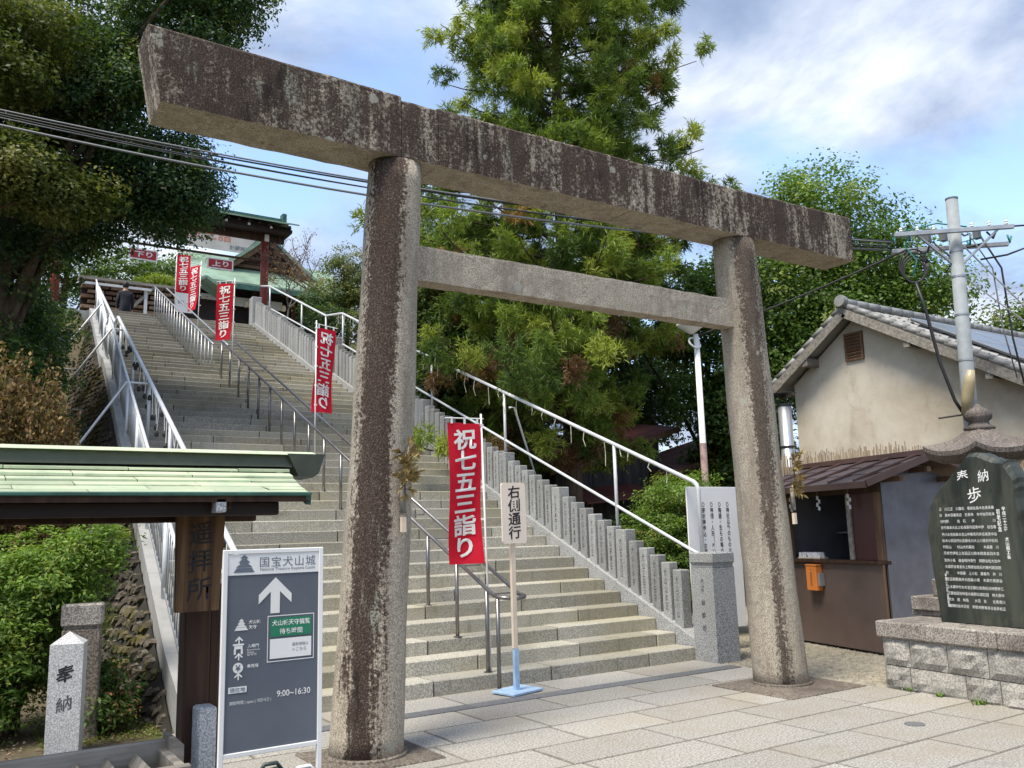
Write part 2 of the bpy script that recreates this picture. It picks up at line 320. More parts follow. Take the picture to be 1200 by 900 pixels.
def m_leaf(name, trans=0.35, rough=0.5):
    s = NT(name); a = s.n('ShaderNodeAttribute', attribute_name='tint'); c = a.outputs['Color']; s.fin(c, rough, 0, 0.35)
    tr = s.n('ShaderNodeBsdfTranslucent'); c2 = s.mix(1.0, c, (1.5, 1.6, 0.7), 'MULTIPLY'); s.put(c2, tr.inputs[0]); mx = s.n('ShaderNodeMixShader'); mx.inputs[0].default_value = trans
    out = s.t.nodes['Material Output']; s.t.links.new(s.b.outputs[0], mx.inputs[1]); s.t.links.new(tr.outputs[0], mx.inputs[2]); s.t.links.new(mx.outputs[0], out.inputs[0])
    return s.m
M['leaf'] = m_leaf('leaf'); M['needle'] = m_leaf('needle', 0.35, 0.6); M['dryleaf'] = m_leaf('dry_leaf', 0.2, 0.8)

def m_wallstone():
    s = NT('mossy_wall_stone'); f = s.noise(s.P, 22, 5, 0.7); c = s.mix(s.step(f, 0.35, 0.7), (0.05, 0.042, 0.032), (0.15, 0.13, 0.105))
    l = s.noise(s.P, 3.5, 5, 0.7); c = s.mix(s.step(l, 0.62, 0.70, 0, 0.7), c, (0.36, 0.34, 0.29)); mo = s.noise(s.map(s.P, (1, 1, 1), (4, 7, 2)), 1.6, 5, 0.7)
    c = s.mix(s.step(mo, 0.48, 0.60, 0, 0.8), c, (0.085, 0.075, 0.014)); c = s.vary(c, 0.35); s.bump(f, 0.8, 0.02); return s.fin(c, 0.9, 0, 0.2)
M['wallstone'] = m_wallstone()
M['mortar'] = m_plain('dark_mortar', (0.030, 0.027, 0.020), 0.95, 0, 0.4, 8)

def m_ground():
    s = NT('earth_ground'); f = s.noise(s.P, 1.1, 7, 0.7); c = s.mix(s.step(f, 0.3, 0.7), (0.085, 0.066, 0.043), (0.15, 0.125, 0.085))
    h = s.noise(s.P, 60, 3, 0.7); c = s.mix(s.step(h, 0.5, 0.7, 0, 0.6), c, (0.22, 0.19, 0.14)); mo = s.noise(s.P, 2.6, 6, 0.7)
    c = s.mix(s.step(mo, 0.50, 0.62, 0, 0.75), c, (0.075, 0.088, 0.022)); s.bump(h, 0.7, 0.02); return s.fin(c, 0.95, 0, 0.1)
M['ground'] = m_ground()
M['gravel'] = m_plain('gravel_stone', (0.36, 0.325, 0.25), 0.9, 0, 0.4, 9, 0.3)

# ------------------------------------------------------------------ mesh helpers
class MB:
    def __init__(s): s.v = []; s.f = []
    def add(s, vs, fs):
        o = len(s.v); s.v += [tuple(map(float, v)) for v in vs]; s.f += [tuple(i + o for i in f) for f in fs]; return s
    def box(s, x0, x1, y0, y1, z0, z1, ch=0.0, Mx=None):
        if ch <= 0:
            vs = [(x, y, z) for x in (x0, x1) for y in (y0, y1) for z in (z0, z1)]
            fs = [(0, 1, 3, 2), (4, 6, 7, 5), (0, 4, 5, 1), (2, 3, 7, 6), (0, 2, 6, 4), (1, 5, 7, 3)]
        else:
            c = ch; vs = []; idx = {}
            for i, x in enumerate((x0, x1)):
                for j, y in enumerate((y0, y1)):
                    for k, z in enumerate((z0, z1)):
                        sx, sy, sz = (1, -1)[i], (1, -1)[j], (1, -1)[k]
                        for ax, p in enumerate(((x, y + sy * c, z + sz * c), (x + sx * c, y, z + sz * c), (x + sx * c, y + sy * c, z))):
                            idx[i, j, k, ax] = len(vs); vs.append(p)
            I = idx; fs = []
            for i in (0, 1):
                q = [I[i, 0, 0, 0], I[i, 1, 0, 0], I[i, 1, 1, 0], I[i, 0, 1, 0]]; fs.append(tuple(q if i else q[::-1]))
                q = [I[0, i, 0, 1], I[1, i, 0, 1], I[1, i, 1, 1], I[0, i, 1, 1]]; fs.append(tuple(q[::-1] if i else q))
                q = [I[0, 0, i, 2], I[1, 0, i, 2], I[1, 1, i, 2], I[0, 1, i, 2]]; fs.append(tuple(q if i else q[::-1]))
            for a in (0, 1):
                for b in (0, 1):
                    fl = (a + b) % 2
                    q = [I[0, a, b, 1], I[0, a, b, 2], I[1, a, b, 2], I[1, a, b, 1]]; fs.append(tuple(q[::-1] if fl else q))
                    q = [I[a, 0, b, 0], I[a, 0, b, 2], I[a, 1, b, 2], I[a, 1, b, 0]]; fs.append(tuple(q if fl else q[::-1]))
                    q = [I[a, b, 0, 0], I[a, b, 0, 1], I[a, b, 1, 1], I[a, b, 1, 0]]; fs.append(tuple(q[::-1] if fl else q))
                    for k in (0, 1):
                        q = [I[a, b, k, 0], I[a, b, k, 1], I[a, b, k, 2]]; fs.append(tuple(q if (a + b + k) % 2 else q[::-1]))
        if Mx is not None: vs = [Mx @ Vector(v) for v in vs]
        return s.add(vs, fs)
    def obox(s, c, size, rot=None, ch=0.0):
        Mx = Matrix.Translation(c) @ (rot.to_4x4() if rot is not None else Matrix.Identity(4)); a, b, d = (q / 2 for q in size)
        return s.box(-a, a, -b, b, -d, d, ch, Mx)
    def bar(s, p, q, w, h, up=(0, 0, 1), ch=0.0):
        p, q = Vector(p), Vector(q); d = q - p; x = d.normalized(); u = Vector(up)
        y = u.cross(x).normalized(); z = x.cross(y); Mx = Matrix((x, y, z)).transposed()
        return s.obox((p + q) / 2, (d.length, w, h), Mx, ch)
    def tube(s, pts, r, n=10, caps=True, r1=None):
        pts = [Vector(p) for p in pts]; m = len(pts); vs = []; fs = []; prev = None
        for i, p in enumerate(pts):
            d = (pts[min(i + 1, m - 1)] - pts[max(i - 1, 0)]).normalized()
            ref = Vector((0, 0, 1)) if abs(d.z) < 0.95 else Vector((1, 0, 0))
            if prev is None: a = d.cross(ref).normalized()
            else: a = (prev - d * prev.dot(d)); a = a.normalized() if a.length > 1e-6 else d.cross(ref).normalized()
            prev = a; b = d.cross(a)
            rr = (r[i] if isinstance(r, (list, tuple)) else (r if r1 is None else r + (r1 - r) * i / (m - 1)))
            for k in range(n):
                t = 2 * math.pi * k / n; vs.append(p + (a * math.cos(t) + b * math.sin(t)) * rr)
        for i in range(m - 1):
            for k in range(n): fs.append((i * n + k, i * n + (k + 1) % n, (i + 1) * n + (k + 1) % n, (i + 1) * n + k))
        if caps: fs.append(tuple(range(n))[::-1]); fs.append(tuple(range((m - 1) * n, m * n)))
        return s.add(vs, fs)
    def lathe(s, prof, n=24, c=(0, 0, 0), sq=None):
        vs = []; fs = []
        for r, z in prof:
            for k in range(n):
                t = 2 * math.pi * (k + 0.5) / n; vs.append((c[0] + r * math.cos(t), c[1] + r * math.sin(t), c[2] + z))
        for i in range(len(prof) - 1):
            for k in range(n): fs.append((i * n + k, i * n + (k + 1) % n, (i + 1) * n + (k + 1) % n, (i + 1) * n + k))
        fs.append(tuple(range(n))[::-1]); fs.append(tuple(range((len(prof) - 1) * n, len(prof) * n)))
        return s.add(vs, fs)
    def prism(s, poly, f0, f1):
        """poly: 2-D points; f0/f1 map (u, v) to 3-D for the two ends"""
        n = len(poly); vs = [f0(*p) for p in poly] + [f1(*p) for p in poly]
        fs = [tuple(range(n))[::-1], tuple(range(n, 2 * n))] + [(i, (i + 1) % n, n + (i + 1) % n, n + i) for i in range(n)]
        return s.add(vs, fs)

WM = {}
def mesh_of(name, mb, mat, smooth=False):
    m = bpy.data.meshes.new(name); m.from_pydata(mb.v, [], mb.f); m.update()
    if mat is not None: m.materials.append(mat)
    if smooth: m.polygons.foreach_set('use_smooth', [True] * len(m.polygons))
    return m
def fix_normals(m):
    import bmesh
    b = bmesh.new(); b.from_mesh(m); bmesh.ops.recalc_face_normals(b, faces=b.faces); b.to_mesh(m); b.free()
def O(name, mb, mat, parent=None, world=True, smooth=False, kind=None, label=None, recalc=True):
    """one mesh object; geometry given in world space (world=True) or in the parent thing's space"""
    m = mb if isinstance(mb, bpy.types.Mesh) else mesh_of(name, mb, mat, smooth)
    if recalc and len(m.polygons) < 20000: fix_normals(m)
    o = bpy.data.objects.new(name, m); COL.objects.link(o)
    if parent is not None:
        o.parent = parent; WM[o] = WM[parent]
        if world: m.transform(WM[parent].inverted())
    else: WM[o] = Matrix.Identity(4)
    if kind: o['kind'] = kind
    if label: o['label'] = label
    return o
def T(name, label, cat, loc=(0, 0, 0), rz=0.0, group=None, kind=None):
    o = bpy.data.objects.new(name, None); COL.objects.link(o); o.location = loc; o.rotation_euler = (0, 0, rz); o.empty_display_size = 0.2
    WM[o] = Matrix.Translation(loc) @ Matrix.Rotation(rz, 4, 'Z')
    if label: o['label'] = label
    if cat: o['category'] = cat
    if group: o['group'] = group
    if kind: o['kind'] = kind
    return o
def tag(o, label=None, cat=None, group=None, kind=None):
    for k, v in (('label', label), ('category', cat), ('group', group), ('kind', kind)):
        if v: o[k] = v
    return o
def inst(name, mesh, parent, Mloc, kind=None):
    """object sharing mesh data, placed in the parent's space"""
    o = bpy.data.objects.new(name, mesh); COL.objects.link(o)
    if parent is not None: o.parent = parent
    o.matrix_local = Mloc; WM[o] = (WM[parent] if parent is not None else Matrix.Identity(4)) @ Mloc
    return o

def glyphs(body, bold=0.0, slant=0.0, line=1.0, vertical=False, spacing=1.0):
    c = bpy.data.curves.new('lettering', 'FONT'); c.body = '\n'.join(body) if vertical else body
    c.size = 1.0; c.align_x = 'CENTER' if vertical else 'LEFT'; c.offset = bold; c.space_line = line; c.space_character = spacing; c.resolution_u = 3
    o = bpy.data.objects.new('lettering_tmp', c); COL.objects.link(o)
    dg = bpy.context.evaluated_depsgraph_get(); m = bpy.data.meshes.new_from_object(o.evaluated_get(dg))
    bpy.data.objects.remove(o); bpy.data.curves.remove(c); m.name = 'lettering'
    n = len(m.vertices); a = np.empty(n * 3); m.vertices.foreach_get('co', a); a = a.reshape(-1, 3)
    if slant: a[:, 1] += slant * a[:, 0]
    if n: a -= (a.max(0) + a.min(0)) / 2
    a[:, 2] = 0; return m, a
def TX(name, body, mat, parent, centre, right, h=None, w=None, normal=None, bold=0.0, slant=0.0, line=1.0, vertical=False, world=True, warp=None, spacing=1.0, up=(0, 0, 1), mirror=False, label=None):
    m, a = glyphs(body, bold, slant, line, vertical, spacing)
    ext = a.max(0) - a.min(0); k = (h / ext[1]) if h else (w / ext[0]); kx = (w / ext[0]) if (w and h) else k
    r = np.array(Vector(right).normalized()); u = np.array(up, float); c = np.array(centre, float)
    if mirror: a[:, 0] *= -1
    p = c + np.outer(a[:, 0] * kx, r) + np.outer(a[:, 1] * k, u)
    if warp is not None: p = warp(p)
    m.vertices.foreach_set('co', p.ravel()); m.materials.clear(); m.materials.append(mat); m.update()
    return O(name, m, mat, parent, world, recalc=False, label=label)

# ------------------------------------------------------------------ dimensions of the place
RI, GO, Y0 = 0.1474, 0.332, 1.6835          # riser, going, first riser
N1, LAND = 36, 0.87                         # lower flight, landing depth
NS = 54
def step_y(i): return Y0 + (i - 1) * GO + ((LAND - GO) if i > N1 else 0.0)
SLP = RI / GO
Y36, Y54 = step_y(36), step_y(54)
PLAT = NS * RI
def nose(y):                                 # height of the nosing line at y
    if y <= Y36: return RI + SLP * (y - Y0)
    if y <= Y36 + LAND: return RI * 36
    return min(PLAT, 37 * RI + SLP * (y - step_y(37)))
def kx(y): return -3.15 + 0.075 * (y - 1.6)
def sm(a, b, x): t = min(1, max(0, (x - a) / (b - a))); return t * t * (3 - 2 * t)
def hill(x, y):
    top = PLAT - 0.02
    if -2.0 < x < 3.0 and y > Y0: return min(top, nose(y) - 0.45) if y < Y54 + 0.3 else top
    if x >= 3.0:
        near = max(0.0, nose(y) - 0.5) if y > Y0 else 0.0
        k = 1 - sm(3.0, 4.6, x); far = top * sm(9.5, 21, y) * (1 - 0.5 * sm(9, 16, x))
        return max(near * k, far) - 0.015
    far = top * sm(8.5, 22, y) * 0.98 + 0.09 * max(0.0, min(y, 9.0) - 3.0) - 0.01
    return far

# ------------------------------------------------------------------ ground
def grid(a, b, n): return [a + (b - a) * i / n for i in range(n + 1)]
gx = [-400, -150, -60, -30, -18] + grid(-13, -3.32, 22) + [-3.0, -2.6, -2.2, -2.01, -1.99] + grid(-1.5, 2.95, 4) + grid(3.02, 6, 12) + grid(6.5, 16, 14) + [22, 32, 60, 150, 400]
gy = [-400, -150, -60, -25, -12, -8, -4, -1, 0.5, 1.2, 1.66] + grid(1.7, 24, 68) + [27, 32, 40, 60, 120, 250, 500]
gm = MB(); gm.v = [(x, y, hill(x, y) - (0.05 if y < 1.7 else 0.0)) for y in gy for x in gx]
W_ = len(gx); gm.f = [(j * W_ + i, j * W_ + i + 1, (j + 1) * W_ + i + 1, (j + 1) * W_ + i) for j in range(len(gy) - 1) for i in range(W_ - 1)]
tag(O('ground', gm, M['ground'], smooth=True), kind='structure')

# paving slabs of the forecourt
pv = T('paving', None, None, (0, 0, 0), kind='structure')
O('bedding', MB().box(-9, 2.75, -9, 1.66, -0.3, -0.016), M['mortar'], pv)
O('bedding', MB().box(2.75, 9, -9, -0.9, -0.3, -0.02), M['mortar'], pv)
pmesh = {}
row = 0; y = 0.965
while y > -4.6:
    y1 = y; y0 = y - 0.52; x = -4.9 + R.uniform(0, 0.9) * (1 if row else 0.4)
    while x < 4.2:
        w = R.choice((0.88, 1.04, 1.04, 1.2)); x1 = x + w
        if y1 > -0.70: x1 = min(x1, 2.74)
        if x1 - x > 0.12:
            key = round(x1 - x, 2)
            if key not in pmesh:
                pmesh[key] = mesh_of('paving_slab', MB().box(0.005, key - 0.005, 0.005, 0.515, -0.05, 0.0, 0.007), M['paving']); fix_normals(pmesh[key])
            inst('paving_slab', pmesh[key], pv, Matrix.Translation((x, y0, R.uniform(-0.0015, 0.0015))) @ Matrix.Rotation(R.uniform(-0.002, 0.002), 4, 'X'))
        if y1 > -0.70 and x1 >= 2.74: break
        x = x1
    y = y0; row += 1
x = -3.2
while x < 2.70:                                  # apron slabs and the dark kerb strip at the stair foot
    x1 = min(x + R.uniform(0.95, 1.3), 2.70)
    O('apron_slab', MB().box(x + 0.003, x1 - 0.003, 1.149, Y0 + 0.02, -0.05, 0.0, 0.004), M['paving'], pv)
    O('strip_stone', MB().box(x + 0.002, x1 - 0.002, 0.970, 1.145, -0.05, 0.004, 0.003), M['strip'], pv); x = x1
# gravel yard behind the right pillar
gy_ = MB().box(2.75, 9.3, -0.9, 6.0, -0.2, -0.012)
tag(O('gravel_yard', gy_, M['gravel']), kind='structure')
def scatter_stones(name, n, xr, yr, s0, s1, mat, z=lambda x, y: 0.0, cols=None):
    b = MB(); 
    for _ in range(n):
        x, y = R.uniform(*xr), R.uniform(*yr); r = R.uniform(s0, s1); a = R.uniform(0, 6.28); zz_ = z(x, y)
        p = [(x + r * math.cos(a + k * 2.09) * R.uniform(0.7, 1.2), y + r * math.sin(a + k * 2.09) * R.uniform(0.7, 1.2), zz_ - 0.004) for k in range(3)]
        b.add(p + [(x + R.uniform(-.3, .3) * r, y + R.uniform(-.3, .3) * r, zz_ + r * R.uniform(0.5, 0.9))], [(0, 1, 3), (1, 2, 3), (2, 0, 3)])
    return O(name, b, mat, kind='stuff', recalc=False)
tag(scatter_stones('gravel', 9000, (2.77, 5.2), (-0.7, 3.2), 0.008, 0.022, M['gravel'], lambda x, y: -0.012), 'loose pale gravel between the stone gate and the booth', 'gravel')
dr = T('drain_cover', 'small round metal drain cover set in the paving slabs', 'drain', (1.54, -1.84, 0.0))
O('rim', MB().lathe([(0.055, 0.0), (0.075, 0.0), (0.075, 0.006), (0.055, 0.006)], 20), M['strip'], dr, world=False)
O('plate', MB().lathe([(0.053, 0.0), (0.053, 0.004), (0.02, 0.005)], 20), M['steel'], dr, world=False)

# ------------------------------------------------------------------ stairs
stt = T('stairs', None, None, (0, 0, 0), kind='structure')
core = MB()
prof = [(Y0 + 0.1, -0.3)]
for i in range(1, NS + 1): prof += [(step_y(i) + 0.03, (i - 1) * RI - 0.03), (step_y(i) + 0.03, i * RI - 0.03)]
prof += [(24.0, NS * RI - 0.03), (24.0, -0.3)]
# core as one extruded profile per step so that it stays convex
for i in range(1, NS + 1):
    ya = step_y(i) + 0.03; yb = step_y(i + 1) + 0.03 if i < NS else 27.0
    core.box(kx(ya) + 0.05, 2.9, ya, yb, max(-0.3, i * RI - 1.2), i * RI - 0.03)
O('stair_core', core, M['concrete'], stt)
for i in range(1, NS + 1):
    y = step_y(i); dpt = (GO if i != N1 else LAND) + 0.028
    xl = kx(y) + 0.22; x = xl; xs = [xl]
    x += R.uniform(0.45, 1.5)
    while x < 2.45: xs.append(x); x += R.uniform(1.15, 1.75)
    xs.append(2.715)
    for a, b in zip(xs[:-1], xs[1:]):
        dy = R.uniform(-0.007, 0.007); dz = R.uniform(-0.004, 0.004)
        bm_ = MB().box(a + 0.0025, b - 0.0025, y + dy, y + dpt, (i - 1) * RI - 0.02, i * RI + dz, 0.010)
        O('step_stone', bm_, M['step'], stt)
plat = MB().box(-9, 6, Y54 + 0.36, 60, PLAT - 0.5, PLAT - 0.004)
tag(O('upper_terrace', plat, M['concrete']), kind='structure')
def sloped(x0, x1, ya, yb, off0, off1, name, mat, parent, xf=None):
    """a stone following the nosing line, between heights off0 and off1 above it; xf shifts x with y"""
    xf = xf or (lambda y: 0.0); vs = []
    for y in (ya, yb):
        for x in (x0, x1):
            for o in (off0, off1): vs.append((x + xf(y), y, nose(y) + o))
    return O(name, MB().add(vs, [(0, 1, 3, 2), (4, 6, 7, 5), (0, 4, 5, 1), (2, 3, 7, 6), (0, 2, 6, 4), (1, 5, 7, 3)]), mat, parent)
y = 1.69
while y < Y36 - 0.01:
    y1 = min(y + 1.45, Y36); sloped(2.72, 2.99, y + 0.002, y1 - 0.002, -0.55, 0.075, 'side_kerb', M['granite'], stt); y = y1
O('side_kerb', MB().box(2.72, 2.99, Y36 + 0.002, Y36 + LAND - 0.3, RI * 36 - 0.5, RI * 36 + 0.075), M['granite'], stt)
y = Y36 + LAND - 0.298
while y < Y54:
    y1 = min(y + 1.45, Y54 + 0.2); sloped(2.72, 2.99, y + 0.002, y1 - 0.002, -0.55, 0.085, 'side_kerb', M['granite'], stt); y = y1
y = 0.95
while y < Y54:                                    # left kerb beam on top of the stone wall
    y1 = min(y + 1.5, Y54 + 0.3)
    vs = [(kx(q) + dx, q, max(nose(q), 0.05) + o) for q in (y + 0.002, y1 - 0.002) for dx in (0.0, 0.215) for o in (-0.35, 0.06)]
    O('left_kerb', MB().add(vs, [(0, 1, 3, 2), (4, 6, 7, 5), (0, 4, 5, 1), (2, 3, 7, 6), (0, 2, 6, 4), (1, 5, 7, 3)]), M['concrete'], stt); y = y1
# grey end pier at the foot of the left kerb, with dark bolt heads
pier = T('stair_end_pier', 'pale granite end pier at the left foot of the stairs, dark bolts along it', 'pier', (-3.0, 1.2, 0))
O('shaft', MB().box(-3.13, -2.83, 0.95, 1.60, -0.02, 1.30, 0.012), M['newwhite'], pier)
for k in range(5): O('bolt', MB().tube([(-3.145, 0.99 , 0.12 + 0.24 * k), (-3.23, 0.97, 0.12 + 0.24 * k)], 0.022, 8), M['cable'], pier)

# ------------------------------------------------------------------ stone retaining wall on the left
rw = T('retaining_wall', 'mossy retaining wall of slanted stones under the left side of the stairs', 'wall', (-3.5, 3, 0))
def wall_pt(y, t, out=0.0):                     # t: distance below the kerb
    zt = max(nose(y), 0.05) - 0.16
    return (kx(y) - 0.02 - 0.42 * t - out, y, zt - t)
bk = MB(); ys_ = grid(0.9, 19.0, 36); ts = grid(0, 3.0, 4)
bk.v = [wall_pt(y, t) for y in ys_ for t in ts]; nt = len(ts)
bk.f = [(a * nt + b, a * nt + b + 1, (a + 1) * nt + b + 1, (a + 1) * nt + b) for a in range(len(ys_) - 1) for b in range(nt - 1)]
O('mortar_bed', bk, M['mortar'], rw, recalc=False)
def wall_stone(y, t, l, w, ang):
    b = MB(); n = 6; outer = []; inner = []; h = R.uniform(0.015, 0.05)
    for k in range(n):
        a = 2 * math.pi * k / n + R.uniform(-0.2, 0.2); u, v = l * math.cos(a) * R.uniform(0.85, 1.1), w * math.sin(a) * R.uniform(0.85, 1.1)
        du, dv = u * math.cos(ang) - v * math.sin(ang), u * math.sin(ang) + v * math.cos(ang)
        outer.append(wall_pt(y + du, t + dv, -0.02)); inner.append(wall_pt(y + du * 0.72, t + dv * 0.72, h + R.uniform(-0.015, 0.015)))
    b.add(outer + inner, [tuple(range(n, 2 * n))] + [(k, (k + 1) % n, n + (k + 1) % n, n + k) for k in range(n)]); return b
cnt = 0; far = MB(); py, pt_ = 0.135, 0.115
for iy in range(140):
    for it in range(18):
        y = 0.98 + iy * py + R.uniform(-.03, .03); t = 0.07 + it * pt_ + (0.5 * pt_ if iy % 2 else 0) + R.uniform(-.02, .02)
        if y > 19: continue
        px, _, pz = wall_pt(y, t)
        if pz < hill(px, y) - 0.06 or t > 2.0: continue
        b = wall_stone(y, t, R.uniform(0.085, 0.13), R.uniform(0.036, 0.055), R.uniform(0.5, 1.0))
        if cnt < 290 and y < 5.5 and t < 1.6: O('wall_stone', b, M['wallstone'], rw); cnt += 1
        else: far.add(b.v, b.f)
O('distant_stones', far, M['wallstone'], rw, kind='stuff')

# ------------------------------------------------------------------ torii
S2 = 4.4051 / 2
tor = T('torii_gate', 'large weathered stone torii gate with two leaning pillars at the stair foot', 'gate', (0, 0, 0))
def pillar(sx, mat, name='pillar'):
    b = MB(); n = 40; m = 26; zt = 4.51; vs = []
    for i in range(m + 1):
        f = i / m; z = zt * f - 0.02; cx = -sx * 0.245 * f; r = 0.261 - 0.046 * f + 0.004 * math.sin(f * 23) ; 
        if f < 0.03: r += 0.008
        for k in range(n):
            t = 2 * math.pi * k / n; q = r * (1 + 0.012 * math.sin(3 * t + f * 4) + 0.006 * math.sin(7 * t + f * 9)); vs.append((cx + q * math.cos(t), q * math.sin(t), z))
    b.v = vs; b.f = [(i * n + k, i * n + (k + 1) % n, (i + 1) * n + (k + 1) % n, (i + 1) * n + k) for i in range(m) for k in range(n)] + [tuple(range(n))[::-1], tuple(range(m * n, (m + 1) * n))]
    me = mesh_of(name, b, mat, True); fix_normals(me); return inst(name, me, tor, Matrix.Translation((sx * S2, 0, 0)))
pillar(-1, M['pillar_l']); pillar(1, M['pillar_r'])
def beam(name, xs, zb, zt, d0, mat, ends=(0, 0), rough=0.006):
    """stone beam; zb/zt/d0 functions of x; ends slant the end faces (x shift from bottom front to top)"""
    b = MB(); rng = random.Random(len(xs)); n = len(xs); sec = 12
    for i, x in enumerate(xs):
        e0, e1 = zb(x), zt(x); d = d0 / 2
        ring = [(-d, e0), (-d, e0 + (e1 - e0) * .33), (-d, e0 + (e1 - e0) * .67), (-d * 0.97, e1 - 0.02), (-d * .9, e1), (0, e1 + 0.015), (d * .9, e1), (d, e1 - 0.02), (d, e0 + (e1 - e0) * .5), (d, e0), (d * .3, e0), (-d * .4, e0)]
        for (yy, z) in ring:
            sh = 0.0
            if i == 0: sh = -ends[0] * (z - e0) / (e1 - e0)
            if i == n - 1: sh = ends[1] * (z - e0) / (e1 - e0)
            b.v.append((x + sh + (rng.uniform(-1, 1) * rough if 0 < i < n - 1 else 0), yy + rng.uniform(-1, 1) * rough, z + rng.uniform(-1, 1) * rough))
    b.f = [(i * sec + k, i * sec + (k + 1) % sec, (i + 1) * sec + (k + 1) % sec, (i + 1) * sec + k) for i in range(n - 1) for k in range(sec)] + [tuple(range(sec))[::-1], tuple(range((n - 1) * sec, n * sec))]
    return O(name, b, mat, tor, world=False)
zlb = lambda x: 4.498 + 0.0
zlt = lambda x: 5.00 + 0.03 * max(0, abs(x) - 2.0) / 1.8
for xa, xb, e in ((-3.80, -1.995, (0.10, 0)), (-1.99, -1.665, (0, 0)), (-1.66, 0.395, (0, 0)), (0.40, 3.72, (0, 0.0))):
    top_off = 0.022 if xa < -3 else (-0.012 if abs(xa + 1.99) < 0.01 else 0.0)
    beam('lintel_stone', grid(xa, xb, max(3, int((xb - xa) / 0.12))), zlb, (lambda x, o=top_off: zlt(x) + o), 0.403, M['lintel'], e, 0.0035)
beam('tie_beam', grid(-2.05, 2.0, 34), lambda x: 3.545, lambda x: 3.835, 0.165, M['tie'], (0, 0), 0.004)
for sx in (-1, 1):
    O('base_slab', MB().box(sx * S2 - (0.60 if sx > 0 else 0.40), sx * S2 + (0.46 if sx > 0 else 0.42), -0.62 if sx > 0 else -0.42, 0.36, -0.05, 0.012, 0.008), M['base_slab'], tor)
    O('base_collar', MB().lathe([(0.25, 0.0), (0.298, 0.0), (0.295, 0.018), (0.283, 0.024), (0.25, 0.024)], 40, (sx * S2, 0, 0.008)), M['base_slab'], tor, smooth=False)

# ------------------------------------------------------------------ stone fence (tamagaki) on the right of the stairs
fen = T('stone_fence', 'grey stone fence of upright engraved slabs climbing the right side of the stairs', 'fence', (2.85, 1.9, 0))
NAMES = '山田中村木川井上大小石本金三正'
def fence_run(ya, yb, k0, letters):
    k = k0; y = ya
    while y < yb:
        wide = (k % 7 == 5); w = 0.20 if wide else 0.148; h = 0.835 if wide else 0.772
        x0 = 2.775 if not wide else 2.765; x1 = 2.925 if not wide else 2.955
        zt = nose(y) + h; zb_ = nose(y + w) - 0.02
        b = MB().obox(((x0 + x1) / 2, y + w / 2, (zb_ - 0.1 + zt) / 2), (x1 - x0, w, zt - zb_ + 0.1), Matrix.Rotation(R.uniform(-.008, .008), 3, 'X') @ Matrix.Rotation(R.uniform(-.03, .03), 3, 'Z'), 0.010)
        p = O('fence_slab', b, M['post'], fen)
        if letters and y < 7.2:
            s = ''.join(R.choice(NAMES) for _ in range(3))
            TX('lettering', '犬山市' + s if wide else '犬山' + s, M['inscr'], p, (x0 - 0.0015, y + w / 2, zb_ + 0.40), (0, -1, 0), h=0.5, w=0.05, vertical=True, bold=0.01)
        y += w + (0.052 if not wide else 0.045); k += 1
fence_run(1.93, Y36 - 0.05, 0, True); fence_run(Y36 + LAND - 0.15, Y54 - 0.2, 3, False)
O('landing_pier', MB().box(2.72, 3.02, Y36 + 0.08, Y36 + 0.42, 36 * RI - 0.1, 36 * RI + 0.98, 0.015), M['granite'], fen)
O('top_pier', MB().box(2.70, 3.00, Y54 + 0.02, Y54 + 0.34, PLAT - 0.1, PLAT + 0.90, 0.015), M['granite'], fen)
nw = T('newel_post', 'pale granite newel post with engraved name at the right foot of the stairs', 'post', (2.886, 1.506, 0))
hb = 0.1835
O('shaft', MB().add([(s_ * (hb - t), q * (hb - t), z) for z, t in ((-0.02, 0.0), (1.065, 0.006)) for s_, q in ((-1, -1), (1, -1), (1, 1), (-1, 1))], [(0, 1, 2, 3), (4, 5, 6, 7), (0, 1, 5, 4), (1, 2, 6, 5), (2, 3, 7, 6), (3, 0, 4, 7)]), M['granite'], nw, world=False)
O('neck', MB().box(-0.168, 0.168, -0.168, 0.168, 1.065, 1.10, 0.006), M['granite'], nw, world=False)
O('neck_ring', MB().box(-0.176, 0.176, -0.176, 0.176, 1.098, 1.118, 0.006), M['granite'], nw, world=False)
O('cap', MB().box(-0.190, 0.190, -0.190, 0.190, 1.116, 1.241, 0.014), M['granite'], nw, world=False)
TX('lettering', '犬山市', M['inscr'], nw, (-hb + 0.003, 0.0, 0.86), (0, -1, 0), h=0.16, vertical=True, world=False, bold=0.01)
TX('lettering', '林幹郎', M['inscr'], nw, (-hb + 0.001, 0.0, 0.52), (0, -1, 0), h=0.36, w=0.062, vertical=True, line=1.9, world=False, bold=0.012, slant=0.1)

# ------------------------------------------------------------------ rails
def arc_pts(p, c, q, n=5):
    p, c, q = Vector(p), Vector(c), Vector(q); return [(1 - t) ** 2 * p + 2 * t * (1 - t) * c + t * t * q for t in [i / n for i in range(n + 1)]]
wr = T('right_handrail', 'white tubular double handrail above the stone fence slabs', 'handrail', (2.95, 1.71, 1.2))
xr_ = 2.95
top1 = [(xr_, 1.71, 1.20)] + arc_pts((xr_, 1.72, 1.98), (xr_, 1.72, 2.06), (xr_, 1.80, 2.10)) + [(xr_, 8.66, 4.91), (xr_, 13.19, 6.83), (xr_, 13.3, 6.86), (xr_, 14.31, 7.03), (xr_, 18.94, 8.98), (xr_, 19.8, 9.2)]
O('top_rail', MB().tube(top1, 0.027, 10), M['white_metal'], wr, smooth=True)
O('lower_rail', MB().tube([(xr_, 1.70, 1.19), (xr_, 1.89, 1.26), (xr_, 9.22, 4.38), (xr_, 13.2, 6.08)], 0.022, 8), M['white_metal'], wr, smooth=True)
